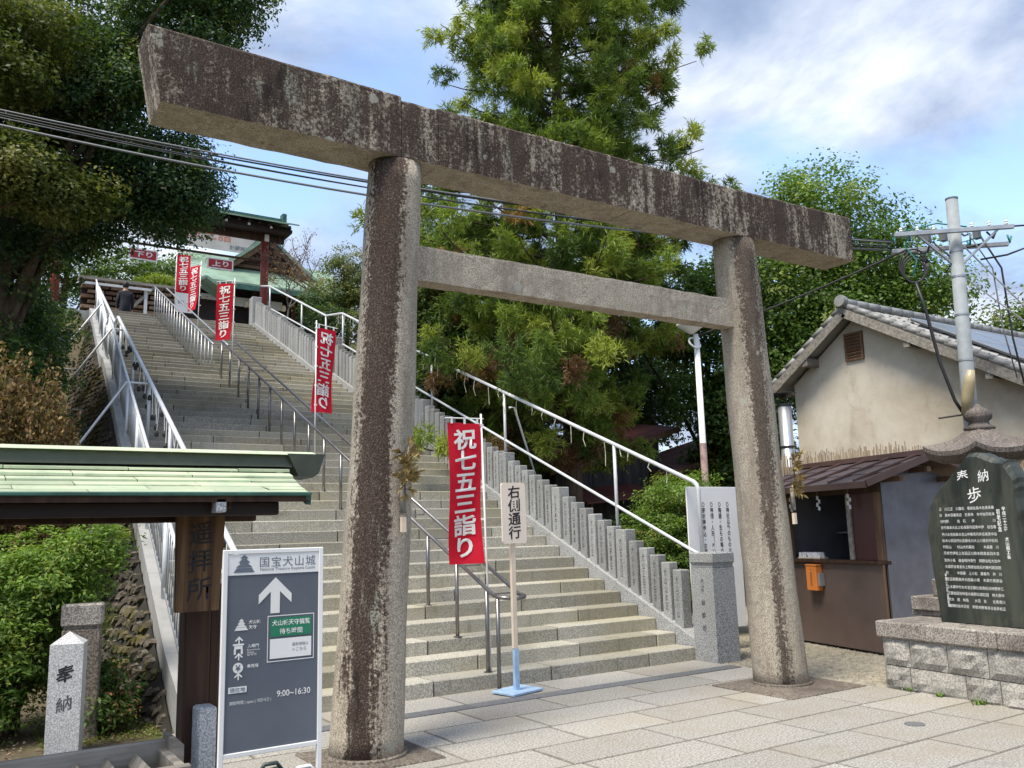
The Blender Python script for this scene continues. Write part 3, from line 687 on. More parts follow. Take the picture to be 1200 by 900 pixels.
O('lower_rail', MB().tube([(xr_, 14.24, 6.40), (xr_, 18.74, 8.23)], 0.022, 8), M['white_metal'], wr, smooth=True)
def rail_z(y): return np.interp(y, [1.72, 8.66, 13.19, 14.31, 18.94, 19.8], [2.06, 4.91, 6.83, 7.03, 8.98, 9.2])
for y in (3.29, 6.09, 8.67, 11.3, 13.19, 14.31, 16.1, 18.9): O('post', MB().tube([(xr_, y, nose(y) + 0.6), (xr_, y, rail_z(y))], 0.024, 8), M['white_metal'], wr, smooth=True)
for y in (5.95, 11.2): O('outrigger', MB().tube([(xr_, y, rail_z(y) - 0.22), (xr_ + 0.10, y, rail_z(y) - 0.21), (xr_ + 0.42, y - 0.1, rail_z(y) - 1.35)], 0.018, 8), M['white_metal'], wr, smooth=True)
fr = MB()
for k in range(34):
    y = 2.2 + k * 0.34 + R.uniform(-.1, .1); z = rail_z(y) - 0.02; l = R.uniform(0.10, 0.34); dx = R.uniform(-.03, .03)
    fr.tube([(xr_ - 0.03, y, z), (xr_ - 0.035 + dx, y + R.uniform(-.02, .02), z - l * .5), (xr_ - 0.03, y + R.uniform(-.03, .03), z - l)], 0.006, 4)
O('hanging_ties', fr, M['tie_strip'], wr, kind='stuff')

ch = T('centre_handrail', 'stainless twin handrail running up the middle of the lower flight', 'handrail', (0, 1.56, 0))
def cz(y): return RI + SLP * (y - Y0) + 0.79
xa_, xb_ = -0.10, 0.20
for xx in (xa_, xb_): O('rail', MB().tube([(xx, 1.62, cz(1.62)), (xx, 12.55, cz(12.55))], 0.021, 10), M['steel'], ch, smooth=True)
O('end_loop', MB().tube([(xa_, 1.62, cz(1.62))] + arc_pts((xa_, 1.56, cz(1.60)), (xa_ + 0.02, 1.45, cz(1.58)), (0.05, 1.43, cz(1.56))) + arc_pts((0.05, 1.43, cz(1.56)), (xb_ + 0.02, 1.42, cz(1.58)), (xb_, 1.62, cz(1.62))), 0.020, 10), M['steel'], ch, smooth=True)
py_ = [1.56, 1.77, 2.39, 3.06] + [3.06 + 0.664 * k for k in range(1, 15)]
for k, y in enumerate(py_):
    zf = 0.0 if y < Y0 else RI * (1 + int((y - Y0) / GO)); p = O('post', MB().tube([(xa_, y, zf), (xa_, y, cz(y))], 0.021, 10), M['steel'], ch, smooth=True)
    O('foot_flange', MB().tube([(xa_, y, zf), (xa_, y, zf + 0.008)], 0.045, 12), M['steel'], p)
    if k: O('bracket', MB().tube([(xa_, y, cz(y) - 0.06), (xb_, y, cz(y) - 0.06), (xb_, y, cz(y))], 0.009, 6), M['steel'], p)
cu = T('upper_centre_handrail', 'grey twin handrail with close posts on the upper middle of the stairs', 'handrail', (0, 13.2, 5.3))
def cz2(y): return nose(y) + 0.82
yy_ = grid(13.05, 19.9, 24)
for xx in (-0.10, 0.22): O('rail', MB().tube([(xx, q, 37 * RI + SLP * (q - step_y(37)) + 0.80) for q in yy_], 0.020, 8), M['galv'], cu, smooth=True)
q = 13.15
while q < 19.9:
    O('post', MB().tube([(-0.10, q, nose(q) - 0.15), (-0.10, q, 37 * RI + SLP * (q - step_y(37)) + 0.80)], 0.016, 8), M['galv'], cu, smooth=True); q += GO * 1.0

lh = T('left_handrail', 'white tubular handrail with dangling lights along the left stair edge', 'handrail', (-2.5, 3, 0.7))
def lx(y): return -2.57 + 0.0425 * y
def lz(y): return RI + SLP * (min(y, Y36) - Y0) + SLP * max(0, y - Y36 - 0.54 if y > Y36 + 0.54 else 0) + 0.90
O('rail', MB().tube([(lx(q), q, lz(q)) for q in grid(1.9, 18.2, 30)], 0.032, 10), M['white_metal'], lh, smooth=True)
for q in (2.2, 4.3, 6.4, 8.5, 10.6, 12.7, 14.9, 17.0): O('post', MB().tube([(lx(q), q, nose(q) - 0.1), (lx(q), q, lz(q))], 0.026, 10), M['white_metal'], lh, smooth=True)
lb = MB(); lw = MB()
for k in range(60):
    q = 2.4 + k * 0.24; s_ = R.uniform(0.12, 0.5); p0 = (lx(q), q, lz(q) - 0.03); p1 = (lx(q) + R.uniform(-.02, .04), q + R.uniform(-.03, .03), lz(q) - s_)
    lw.tube([p0, p1], 0.005, 4); lb.lathe([(0.004, -0.055), (0.03, -0.04), (0.034, 0.0), (0.018, 0.03), (0.008, 0.04)], 8, p1)
O('light_wires', lw, M['white'], lh, kind='stuff'); O('light_bulbs', lb, M['cable'], lh, kind='stuff')
lf = T('left_fence', 'white steel fence with slanting braces on top of the retaining wall', 'fence', (-3.0, 2, 0.3))
def fx(y): return kx(y) + 0.10
def fz(y): return nose(y) + 0.90
O('top_rail', MB().tube([(fx(q), q, fz(q)) for q in grid(1.75, 19.3, 30)], 0.022, 8), M['white_metal'], lf, smooth=True)
O('bottom_rail', MB().tube([(fx(q), q, nose(q) + 0.16) for q in grid(1.75, 19.3, 30)], 0.016, 8), M['galv'], lf, smooth=True)
q = 1.8; k = 0
while q < 19.3:
    if k % 12 == 0: O('post', MB().tube([(fx(q), q, nose(q) - 0.05), (fx(q), q, fz(q))], 0.030, 8), M['white_metal'], lf, smooth=True)
    else: O('picket', MB().tube([(fx(q), q, nose(q) + 0.16), (fx(q), q, fz(q))], 0.006, 6), M['galv'], lf, smooth=True)
    q += 0.135; k += 1
for q, zt_ in ((5.2, 0.86), (8.4, 0.95), (12.2, 0.95), (16.0, 0.95)):
    yb = q - 0.1; x1 = fx(q) - 1.05; z1 = nose(q) - 0.75
    O('brace', MB().tube([(lx(q), q, lz(q) - 0.03), (fx(q) - 0.02, q, lz(q) - 0.02), (x1, yb, z1)], 0.021, 8), M['white_metal'], lf, smooth=True)
    O('brace_tie', MB().tube([(x1, yb, z1), (kx(q) - 0.35, q, z1 - 0.02)], 0.018, 6), M['white_metal'], lf, smooth=True)

# ------------------------------------------------------------------ banners
def banner(foot, top, right, wid, hei, label, side=-1, mirror=False, drop=0.06, name='nobori_banner', lean=0.0, seed=0):
    """pole from foot to top; cloth hangs on the given side along 'right' (viewer's right)"""
    t = T(name, label, 'banner', foot, group='red festival banners up the middle of the stairs')
    f, p = Vector(foot), Vector(top); r = Vector(right).normalized(); nrm = Vector((0, 0, 1)).cross(r) * -1
    O('pole', MB().tube([f, p], 0.011, 8), M['white'], t, smooth=True)
    a = p + Vector((0, 0, -0.05)); b = a + r * side * (wid + 0.03) + Vector((0, 0, -0.015))
    O('crossbar', MB().tube([a - r * side * 0.03, b], 0.007, 6), M['white'], t)
    rng = random.Random(seed); ph = rng.uniform(0, 6); lean_v = lean
    ax = (p - f).normalized()
    def warp(P):
        P = np.asarray(P, float).copy(); rel = P - np.array(a); u = rel @ np.array(r); v = -rel[:, 2]
        d = 0.028 * np.sin(4.2 * v + ph + 4 * u) * (0.3 + v / hei) + 0.022 * np.sin(14 * u + ph * 2) * (v / hei)
        return P + np.outer(d, np.array(nrm)) + np.outer(lean_v * v, np.array(r))
    nu, nv = 10, 26; u0, u1 = (0.018, wid) ; cm = MB(); P = []
    for j in range(nv + 1):
        for i in range(nu + 1):
            uu = side * (u0 + (u1 - u0) * i / nu); vv = drop + hei * j / nv; P.append(np.array(a) + uu * np.array(r) + np.array((0, 0, -vv)) + 0)
    P = warp(np.array(P)); cm.v = [tuple(x) for x in P]; cm.f = [(j * (nu + 1) + i, j * (nu + 1) + i + 1, (j + 1) * (nu + 1) + i + 1, (j + 1) * (nu + 1) + i) for j in range(nv) for i in range(nu)]
    cl = O('cloth', cm, M['cloth'], t, smooth=True, recalc=False)
    cc = a + r * side * (u0 + u1) / 2 + Vector((0, 0, -(drop + hei * 0.5)))
    off = nrm * 0.010
    TX('lettering', '祝七五三詣り', M['whiteink'], cl, cc + off, r, h=hei * 0.91, w=wid * 0.66, vertical=True, bold=0.024, slant=0.13, warp=warp, mirror=mirror)
    tabs = MB()
    for k in range(3): tabs.obox(a + r * side * (0.05 + (wid - 0.1) * k / 2) + Vector((0, 0, -0.035)), (0.022, 0.012, 0.07))
    for k in range(5): tabs.obox(f.lerp(p, 1) + Vector((0, 0, -0.12 - hei * k / 4.4)) - ax * 0.0, (0.04, 0.03, 0.022))
    O('tabs', tabs, M['white'], t, kind='stuff'); return t
banner((-0.05, 1.80, 0.147), (-0.07, 1.86, 2.80), (1, 0.05, 0), 0.42, 1.46, 'nearest red banner, beside the keep-right sign at the stair foot', -1, seed=1)
banner((0.0, 7.05, 2.5), (0.02, 7.08, 4.99), (0.93, 0.30, 0), 0.40, 1.38, 'red banner showing reversed lettering, just left of the dark stone pillar', 1, mirror=True, lean=-0.05, seed=2)
banner((0.0, 11.95, 4.7), (0.02, 11.95, 6.98), (0.75, -0.5, 0), 0.36, 1.22, 'red banner where the two centre handrails meet, halfway up the stairs', -1, lean=-0.03, seed=3)
banner((0.45, 17.0, 6.7), (0.50, 17.0, 8.85), (0.5, -0.8, 0), 0.36, 1.20, 'slim red banner turned sideways near the top of the stairs', -1, lean=-0.10, seed=4)
banner((0.20, 18.6, 7.4), (0.20, 18.6, 9.56), (0.85, -0.2, 0), 0.37, 1.10, 'highest red banner at the top of the stairs, below the tree', 1, seed=5)

# ------------------------------------------------------------------ keep-right sign
ks = T('keep_right_sign', 'cream signboard with black vertical writing on a post with light blue foot', 'sign', (-0.05, 1.31, 0))
O('foot_plate', MB().obox((-0.04, 1.33, 0.022), (0.42, 0.30, 0.022), Matrix.Rotation(0.03, 3, 'X') @ Matrix.Rotation(0.25, 3, 'Z'), 0.003), M['ltblue'], ks)
O('lower_post', MB().obox((-0.06, 1.31, 0.22), (0.055, 0.04, 0.40), None, 0.004), M['ltblue'], ks)
O('upper_post', MB().obox((-0.068, 1.31, 0.95), (0.052, 0.036, 1.06), None, 0.004), M['wood_pale'], ks)
bd = MB(); w_, h_, rc = 0.285, 0.60, 0.03; poly = []
for cx_, cy_, a0 in ((1, 1, 0), (-1, 1, 90), (-1, -1, 180), (1, -1, 270)):
    for k in range(5): a = math.radians(a0 + k * 22.5); poly.append((cx_ * (w_ / 2 - rc) + rc * math.cos(a), cy_ * (h_ / 2 - rc) + rc * math.sin(a)))
bd.prism(poly, lambda u, v: (-0.062 + u - v * 0.01, 1.270, 1.73 + v + u * 0.01), lambda u, v: (-0.062 + u - v * 0.01, 1.289, 1.73 + v + u * 0.01))
b_ = O('board', bd, M['cream'], ks)
TX('lettering', '右側通行', M['black'], b_, (-0.060, 1.2675, 1.735), (1, 0, 0), h=0.53, w=0.15, vertical=True, bold=0.018, slant=0.10)

# ------------------------------------------------------------------ castle information sign
SY = -0.80
cs = T('castle_sign', 'slate grey information sign with white arrow in a white metal frame', 'sign', (-3.15, SY, 0))
X0, X1, Z0, Z1 = -3.445, -2.862, 0.345, 1.485
for xx in (X0, X1): O('leg', MB().box(xx - 0.014, xx + 0.014, SY - 0.014, SY + 0.014, -0.0, Z1, 0.003), M['white'], cs)
for zz_ in (Z0, Z1): O('frame_bar', MB().box(X0 + 0.0145, X1 - 0.0145, SY - 0.013, SY + 0.013, zz_ - 0.026, zz_, 0.003), M['white'], cs)
for xx in (X0, X1): O('foot', MB().box(xx - 0.02, xx + 0.02, SY - 0.28, SY + 0.28, 0.001, 0.035, 0.004), M['white'], cs)
pn = O('panel', MB().box(X0 + 0.015, X1 - 0.015, SY - 0.004, SY + 0.008, Z0 + 0.001, Z1 - 0.028), M['signgrey'], cs)
hd = O('header', MB().box(X0 + 0.015, X1 - 0.015, SY - 0.008, SY - 0.0045, 1.337, Z1 - 0.028), M['white'], cs)
fy = SY - 0.0085; f2 = SY - 0.0065
def sx(f): return X0 + 0.015 + f * (X1 - X0 - 0.03)
TX('lettering', '国宝犬山城', M['greyink'], hd, (sx(0.65), fy - 0.001, 1.408), (1, 0, 0), w=0.345, h=0.060, spacing=1.15)
TX('lettering', 'National Treasure Inuyama Castle', M['greyink'], hd, (sx(0.65), fy - 0.001, 1.363), (1, 0, 0), w=0.34)
def castle(b, cx_, z0, k, y):
    def q(pts): b.add([(cx_ + u * k, y, z0 + v * k) for u, v in pts], [tuple(range(len(pts)))])
    q([(-1.0, 0), (1.0, 0), (0.72, 0.42), (-0.72, 0.42)]); q([(-0.8, 0.46), (0.8, 0.46), (0.5, 0.72), (-0.5, 0.72)]); q([(-0.42, 0.74), (0.42, 0.74), (0.42, 0.90), (-0.42, 0.90)])
    q([(-0.58, 0.92), (0.58, 0.92), (0.30, 1.16), (-0.30, 1.16)]); q([(-0.26, 1.18), (0.26, 1.18), (0.26, 1.30), (-0.26, 1.30)]); q([(-0.40, 1.32), (0.40, 1.32), (0.0, 1.66)])
cb = MB(); castle(cb, sx(0.17), 1.352, 0.062, fy - 0.001); O('castle_emblem', cb, M['greyink'], hd, recalc=False)
cb = MB(); castle(cb, sx(0.155), 1.075 - 0.055, 0.040, f2); O('castle_emblem', cb, M['whiteink'], pn, recalc=False)
ar = MB(); az = 1.15; ax_ = sx(0.515)
ar.add([(ax_ + u, f2, az + v) for u, v in ((0, 0.165), (0.10, 0.065), (0.10, 0.012), (0.028, 0.082), (0.028, -0.045), (-0.028, -0.045), (-0.028, 0.082), (-0.10, 0.012), (-0.10, 0.065))], [(0, 1, 2, 3), (0, 3, 4, 5, 6), (0, 6, 7, 8)]); O('arrow', ar, M['whiteink'], pn, recalc=False)
for zz_ in (0.958, 0.865, 0.755):
    ar = MB(); ar.add([(sx(0.135) + u, f2, zz_ + v) for u, v in ((0, 0.03), (0.024, 0.006), (0.018, 0.0), (0.004, 0.014), (0.004, -0.012), (-0.004, -0.012), (-0.004, 0.014), (-0.018, 0.0), (-0.024, 0.006))], [(0, 1, 2, 3), (0, 3, 4, 5, 6), (0, 6, 7, 8)]); O('arrow', ar, M['whiteink'], pn, recalc=False)
gt = MB()
for u0, u1, v0, v1 in ((-0.032, 0.032, 0.024, 0.034), (-0.024, 0.024, 0.004, 0.022), (-0.026, -0.014, -0.026, 0.004), (0.014, 0.026, -0.026, 0.004)): gt.add([(sx(0.13) + u, f2, 0.912 + v) for u, v in ((u0, v0), (u1, v0), (u1, v1), (u0, v1))], [(0, 1, 2, 3)])
O('gate_emblem', gt, M['whiteink'], pn, recalc=False)
dc = MB(); dc.add([(sx(0.13) + 0.030 * math.cos(k * 0.3927), f2, 0.81 + 0.030 * math.sin(k * 0.3927)) for k in range(16)], [tuple(range(16))]); O('ticket_emblem', dc, M['whiteink'], pn, recalc=False)
TX('lettering', '¥', M['signgrey'], pn, (sx(0.13), f2 - 0.001, 0.81), (1, 0, 0), h=0.036, bold=0.02)
TX('lettering', '犬山城', M['whiteink'], pn, (sx(0.295), f2, 1.065), (1, 0, 0), w=0.07, bold=0.012)
TX('lettering', '天守', M['whiteink'], pn, (sx(0.275), f2, 1.036), (1, 0, 0), w=0.046, bold=0.012)
TX('lettering', '入場門', M['whiteink'], pn, (sx(0.285), f2, 0.928), (1, 0, 0), w=0.066, bold=0.012)
TX('lettering', 'Entrance\nGate\n입장문', M['whiteink'], pn, (sx(0.29), f2, 0.893), (1, 0, 0), w=0.075, h=0.038)
TX('lettering', '券売所', M['whiteink'], pn, (sx(0.285), f2, 0.815), (1, 0, 0), w=0.066, bold=0.012)
pl = O('here_plate', MB().box(sx(0.035), sx(0.225), f2 - 0.0008, f2, 0.672, 0.706), M['white'], pn); TX('lettering', '現在地', M['greyink'], pl, (sx(0.13), f2 - 0.0015, 0.689), (1, 0, 0), w=0.09, h=0.027, bold=0.015)
TX('lettering', '開館時間 | open | 개관시간 |', M['whiteink'], pn, (sx(0.27), f2, 0.615), (1, 0, 0), w=0.24, h=0.024)
TX('lettering', '9:00~16:30', M['whiteink'], pn, (sx(0.735), f2, 0.640), (1, 0, 0), w=0.205, h=0.036, bold=0.012)
ln = MB()
for u0, u1, v0, v1 in ((0.435, 0.955, 0.824, 0.829), (0.435, 0.955, 1.086, 1.091), (0.435, 0.443, 0.829, 1.086), (0.947, 0.955, 0.829, 1.086)): ln.add([(sx(u), f2, v) for u, v in ((u0, v0), (u1, v0), (u1, v1), (u0, v1))], [(0, 1, 2, 3)])
O('notice_border', ln, M['whiteink'], pn, recalc=False)
gp = O('green_notice', MB().box(sx(0.465), sx(0.925), f2 - 0.001, f2, 0.968, 1.075), M['green_panel'], pn)
TX('lettering', '犬山城天守観覧', M['whiteink'], gp, (sx(0.695), f2 - 0.002, 1.047), (1, 0, 0), w=0.235, h=0.034, bold=0.012)
TX('lettering', '待ち時間', M['whiteink'], gp, (sx(0.695), f2 - 0.002, 0.997), (1, 0, 0), w=0.14, h=0.034, bold=0.012)
qp = O('white_notice', MB().box(sx(0.465), sx(0.925), f2 - 0.001, f2, 0.842, 0.955), M['white'], pn)
TX('lettering', '最新情報は', M['greyink'], qp, (sx(0.80), f2 - 0.002, 0.916), (1, 0, 0), w=0.10, h=0.02)
TX('lettering', '←こちら', M['greyink'], qp, (sx(0.79), f2 - 0.002, 0.886), (1, 0, 0), w=0.085, h=0.02)
def pillow(b, c, s, rz):
    n, m = 12, 8; vs = []; Mx = Matrix.Translation(c) @ Matrix.Rotation(rz, 4, 'Z')
    for j in range(m + 1):
        ph = math.pi * j / m - math.pi / 2
        for i in range(n):
            th = 2 * math.pi * i / n; f = lambda v, e: math.copysign(abs(v) ** e, v)
            vs.append(Mx @ Vector((s[0] * f(math.cos(th), .5) * f(math.cos(ph), .6), s[1] * f(math.sin(th), .5) * f(math.cos(ph), .6), s[2] * f(math.sin(ph), .8) + R.uniform(-.006, .006))))
    b.add(vs, [(j * n + i, j * n + (i + 1) % n, (j + 1) * n + (i + 1) % n, (j + 1) * n + i) for j in range(m) for i in range(n)])
for (c, s_, rz, lab) in (((-3.20, -0.93, 0.13), (0.15, 0.10, 0.125), 0.1, 'left dark green weight bag at the foot of the slate sign'), ((-3.00, -0.92, 0.105), (0.115, 0.10, 0.10), -0.15, 'right dark green weight bag with pale strap at the foot of the slate sign')):
    wb = T('weight_bag', lab, 'sandbag', (c[0], c[1], 0.0), group='weight bags holding the sign'); b = MB(); pillow(b, c, s_, rz); bo = O('bag', b, M['bag'], wb, smooth=True)
    O('strap', MB().tube([(c[0] - 0.06, c[1], c[2] + s_[2] - 0.01), (c[0] - 0.03, c[1], c[2] + s_[2] + 0.03), (c[0] + 0.04, c[1], c[2] + s_[2] + 0.03), (c[0] + 0.07, c[1], c[2] + s_[2] - 0.01)], 0.012, 6), M['white'] if c[0] > -3.1 else M['bag'], bo, smooth=True)

# ------------------------------------------------------------------ roofed worship shelter on the left
ws = T('worship_shelter', 'low green copper roof on a dark wooden post, hanging plaque under its eave', 'shelter', (-3.95, -2.05, 0))
YR, ZR, YE, ZE = -2.02, 1.885, -2.62, 1.727
XL = -8.0
for s_ in (-1, 1):                                  # near and far roof slope, sheets laid in courses
    ye = YE if s_ < 0 else 2 * YR - YE
    O('roof_deck', MB().add([(XL, YR, ZR - 0.035), (-3.50, YR, ZR - 0.035), (-3.60, ye, ZE - 0.012), (XL, ye, ZE - 0.012), (XL, YR, ZR - 0.055), (-3.50, YR, ZR - 0.055), (-3.60, ye, ZE - 0.035), (XL, ye, ZE - 0.035)],
        [(0, 1, 2, 3), (4, 5, 6, 7), (0, 1, 5, 4), (1, 2, 6, 5), (2, 3, 7, 6), (3, 0, 4, 7)]), M['wood_dark'], ws)
    nr = 6
    for j in range(nr):
        f0, f1 = j / nr, (j + 1) / nr; ya, yb = YR + (ye - YR) * f0, YR + (ye - YR) * f1; za, zb_ = ZR + (ZE - ZR) * f0, ZR + (ZE - ZR) * f1
        sag = -0.016 * math.sin(math.pi * (f0 + f1) / 2)
        xe0, xe1 = -3.50 - 0.10 * f0, -3.50 - 0.10 * f1; x = xe0 - (0.35 if j % 2 else 0.05)
        xs = [None]; x = -3.72 - (0.22 if j % 2 else 0.0) - R.uniform(0, 0.05)
        while x > -6.4: xs.append(x); x -= 0.46
        xs.append(XL)
        for a, b in zip(xs[:-1], xs[1:]):
            l0, l1 = (xe0, xe1) if a is None else (a - 0.0015, a - 0.0015); lip = 0.004 + R.uniform(-.002, .002)
            vs = [(l0, ya, za + sag - 0.004), (b + .0015, ya, za + sag - 0.004), (b + .0015, yb, zb_ + sag + lip), (l1, yb, zb_ + sag + lip), (b + .0015, yb, zb_ + sag - 0.006), (l1, yb, zb_ + sag - 0.006)]
            O('copper_sheet', MB().add(vs, [(0, 1, 2, 3), (3, 2, 4, 5)]), M['copper'], ws, recalc=False)
    O('eave_edge', MB().bar((-3.595, ye + s_ * 0.004, ZE - 0.004), (XL, ye + s_ * 0.004, ZE - 0.004), 0.018, 0.016, ch=0.004), M['copper_edge'], ws)
    O('verge_board', MB().bar((-3.51, YR, ZR - 0.05), (-3.605, ye, ZE - 0.03), 0.02, 0.035), M['copper_edge'], ws)
O('ridge_box', MB().prism([(-0.075, 0), (0.075, 0), (0.06, 0.055), (-0.06, 0.055)], lambda u, v: (-3.40 , YR + u, ZR - 0.01 + v), lambda u, v: (XL, YR + u, ZR - 0.01 + v)), M['copper_dark'], ws)
O('ridge_cap', MB().prism([(-0.085, 0), (0.085, 0), (0.0, 0.022)], lambda u, v: (-3.37, YR + u, ZR + 0.047 + v), lambda u, v: (XL, YR + u, ZR + 0.047 + v)), M['copper'], ws)
O('ridge_end', MB().prism([(-3.34, 0.052), (-3.52, 0.052), (-3.47, -0.052), (-3.40, -0.060), (-3.37, -0.04)], lambda u, v: (u, YR - 0.088, ZR + v), lambda u, v: (u, YR + 0.088, ZR + v)), M['copper_dark'], ws)
O('beam', MB().box(XL, -3.70, -2.54, -2.46, ZE - 0.085, ZE - 0.03, 0.006), M['inside'], ws)  # shade under the eave is put into this beam's near-black colour
O('beam', MB().box(XL, -3.66, -2.10, -2.00, ZE - 0.10, ZE + 0.04, 0.006), M['wood_dark'], ws)
O('beam', MB().box(-3.98, -3.90, -2.56, -1.45, ZE - 0.06, ZE - 0.005, 0.006), M['wood_dark'], ws)
O('beam_end', MB().box(-3.975, -3.935, -2.62, -2.545, ZE - 0.075, ZE - 0.02, 0.004), M['newwhite'], ws)
O('post', MB().box(-3.955, -3.845, -2.09, -1.98, 0.0, ZE - 0.06, 0.008), M['wood_dark'], ws)
O('post', MB().box(-7.155, -7.025, -2.10, -1.97, 0.0, ZE - 0.06, 0.008), M['wood_dark'], ws)
O('prop', MB().box(-3.842, -3.795, -2.06, -1.98, 0.55, 1.36, 0.006), M['wood_dark'], ws)
O('stone_stay', MB().box(-3.915, -3.838, -2.20, -2.095, 0.0, 0.86, 0.008), M['newwhite'], ws)
plq = T('hanging_plaque', 'old brown wooden plaque with faded vertical writing hanging on the shelter post', 'plaque', (-3.95, -2.30, 1.30))
pq = MB().prism([(-0.100, 0.205), (0.098, 0.205), (0.080, -0.205), (-0.092, -0.205)], lambda u, v: (-3.940 + u, -2.262, 1.462 + v), lambda u, v: (-3.940 + u, -2.225, 1.462 + v))
pq = O('board', pq, M['wood_plaque'], plq)
O('hanger', MB().box(-3.955, -3.925, -2.235, -2.10, 1.58, 1.64), M['wood_dark'], plq)
TX('lettering', '遥拝所', M['black'], pq, (-3.942, -2.2635, 1.462), (1, 0, 0), h=0.33, w=0.10, vertical=True, line=1.15, bold=0.008, slant=0.1)

ob = T('offering_box', 'silvered wooden offering box with slatted top in the bottom left corner', 'box', (-4.6, -2.5, 0))
bx0, bx1, by0, by1 = -5.6, -4.055, -2.68, -2.33
O('front_board', MB().box(bx0, bx1, by0 - 0.03, by0, 0.10, 0.765, 0.006), M['wood_grey'], ob); O('back_board', MB().box(bx0, bx1, by1, by1 + 0.03, 0.10, 0.785, 0.006), M['wood_grey'], ob)
O('end_board', MB().box(bx1 - 0.04, bx1 - 0.005, by0 + 0.001, by1 - 0.001, 0.10, 0.755, 0.006), M['wood_grey'], ob); O('end_board', MB().box(bx0 + 0.005, bx0 + 0.04, by0 + 0.001, by1 - 0.001, 0.10, 0.755, 0.006), M['wood_grey'], ob)
O('floor_board', MB().box(bx0 + 0.05, bx1 - 0.05, by0 + 0.001, by1 - 0.001, 0.50, 0.53), M['inside'], ob)
O('corner_cap', MB().add([(bx1 - 0.01 + u, by1 - 0.10 + w, 0.685 + v) for w in (0, 0.16) for u, v in ((0, 0), (0.045, 0), (0.045, 0.09), (0.02, 0.115), (0, 0.115))], [(0, 1, 2, 3, 4), (5, 6, 7, 8, 9), (0, 1, 6, 5), (1, 2, 7, 6), (2, 3, 8, 7), (3, 4, 9, 8), (4, 0, 5, 9)]), M['wood_grey'], ob)
x = bx1 - 0.12
while x > bx0 + 0.1:
    O('slat', MB().prism([(-0.028, 0), (0, 0.04), (0.028, 0), (0.02, -0.05), (-0.02, -0.05)], lambda u, v, x=x: (x + u, by0 + 0.002, 0.71 + v), lambda u, v, x=x: (x + u, by1 - 0.002, 0.71 + v)), M['wood_grey'], ob); x -= 0.105
for xx in (bx0 + 0.06, bx1 - 0.06): O('foot', MB().box(xx - 0.05, xx + 0.05, by0 + 0.01, by1 - 0.01, 0.0, 0.11), M['wood_grey'], ob)

# stone markers
hp = T('dedication_marker', 'pale granite marker with pointed top and two black characters', 'stone marker', (-3.97, 1.56, 0), -0.25)
w_ = 0.115
O('shaft', MB().add([(a * w_, b * w_, z) for z in (-0.05, 0.80) for a, b in ((-1, -1), (1, -1), (1, 1), (-1, 1))] + [(0, 0, 0.885)], [(0, 1, 2, 3), (0, 1, 5, 4), (1, 2, 6, 5), (2, 3, 7, 6), (3, 0, 4, 7), (4, 5, 8), (5, 6, 8), (6, 7, 8), (7, 4, 8)]), M['newwhite'], hp, world=False)
TX('lettering', '奉', M['black'], hp, (0, -w_ - 0.0015, 0.585), (1, 0, 0), h=0.125, world=False, bold=0.02, slant=0.25)
TX('lettering', '納', M['inscr'], hp, (0, -w_ - 0.0015, 0.37), (1, 0, 0), h=0.125, world=False, bold=0.01, slant=0.25)
dm = T('old_stone_marker', 'dark brown weathered stone marker behind the pale pointed one', 'stone marker', (-3.82, 2.05, 0), -0.2)
O('shaft', MB().box(-0.145, 0.145, -0.10, 0.10, -0.05, 0.86, 0.012), M['base_slab'], dm, world=False); O('cap', MB().box(-0.155, 0.155, -0.11, 0.11, 0.88, 1.06, 0.015), M['cap'], dm, world=False)
O('groove', MB().box(-0.135, 0.135, -0.09, 0.09, 0.859, 0.881), M['base_slab'], dm, world=False)

# ------------------------------------------------------------------ monument, lantern (their own frame: x to the viewer's right, y inward)
RZM = math.atan2(-0.995, -0.104)
mb_ = T('monument_base', 'rough granite block plinth with weathered capping under the dark stele', 'plinth', (2.8, -0.74, 0), RZM)
def rough_block(x0, x1, z0, z1, y=0.0):
    b = MB(); nx, nz = 5, 4; vs = []
    for j in range(nz + 1):
        for i in range(nx + 1):
            e = (i in (0, nx)) or (j in (0, nz)); vs.append((x0 + (x1 - x0) * i / nx, y + (0.012 if e else -0.018 + R.uniform(-.014, .014)), z0 + (z1 - z0) * j / nz))
    n0 = len(vs); b.add(vs, [(j * (nx + 1) + i, j * (nx + 1) + i + 1, (j + 1) * (nx + 1) + i + 1, (j + 1) * (nx + 1) + i) for j in range(nz) for i in range(nx)])
    ring = [i for i in range(nx)] + [(nx) + (nx + 1) * j for j in range(nz)] + [nz * (nx + 1) + nx - i for i in range(nx)] + [(nz - j) * (nx + 1) for j in range(nz)]
    b.add([], []); o0 = len(b.v); b.v += [(b.v[k][0], 0.25, b.v[k][2]) for k in ring]; L_ = len(ring)
    b.f += [(ring[k], ring[(k + 1) % L_], o0 + (k + 1) % L_, o0 + k) for k in range(L_)] ; return b
for row_, (z0, z1) in ((((0, 0.30, 0.69, 1.08, 1.5, 1.95, 2.4)), (0.205, 0.452)), (((0, 0.285, 0.85, 1.17, 1.6, 2.0, 2.4)), (-0.04, 0.198))):
    for a, b in zip(row_[:-1], row_[1:]): O('plinth_block', rough_block(a + 0.004, b - 0.004, z0, z1), M['masonry'], mb_, world=False)
O('plinth_core', MB().box(0.02, 2.38, 0.03, 2.0, -0.04, 0.45), M['mortar'], mb_, world=False)
for a, b in ((0.0, 0.9), (0.9, 1.9)):
    for z0, z1 in ((0.205, 0.452), (-0.04, 0.198)): O('plinth_block', MB().box(-0.012, 0.019, a + 0.03, b + 0.02, z0, z1, 0.01), M['masonry'], mb_, world=False)
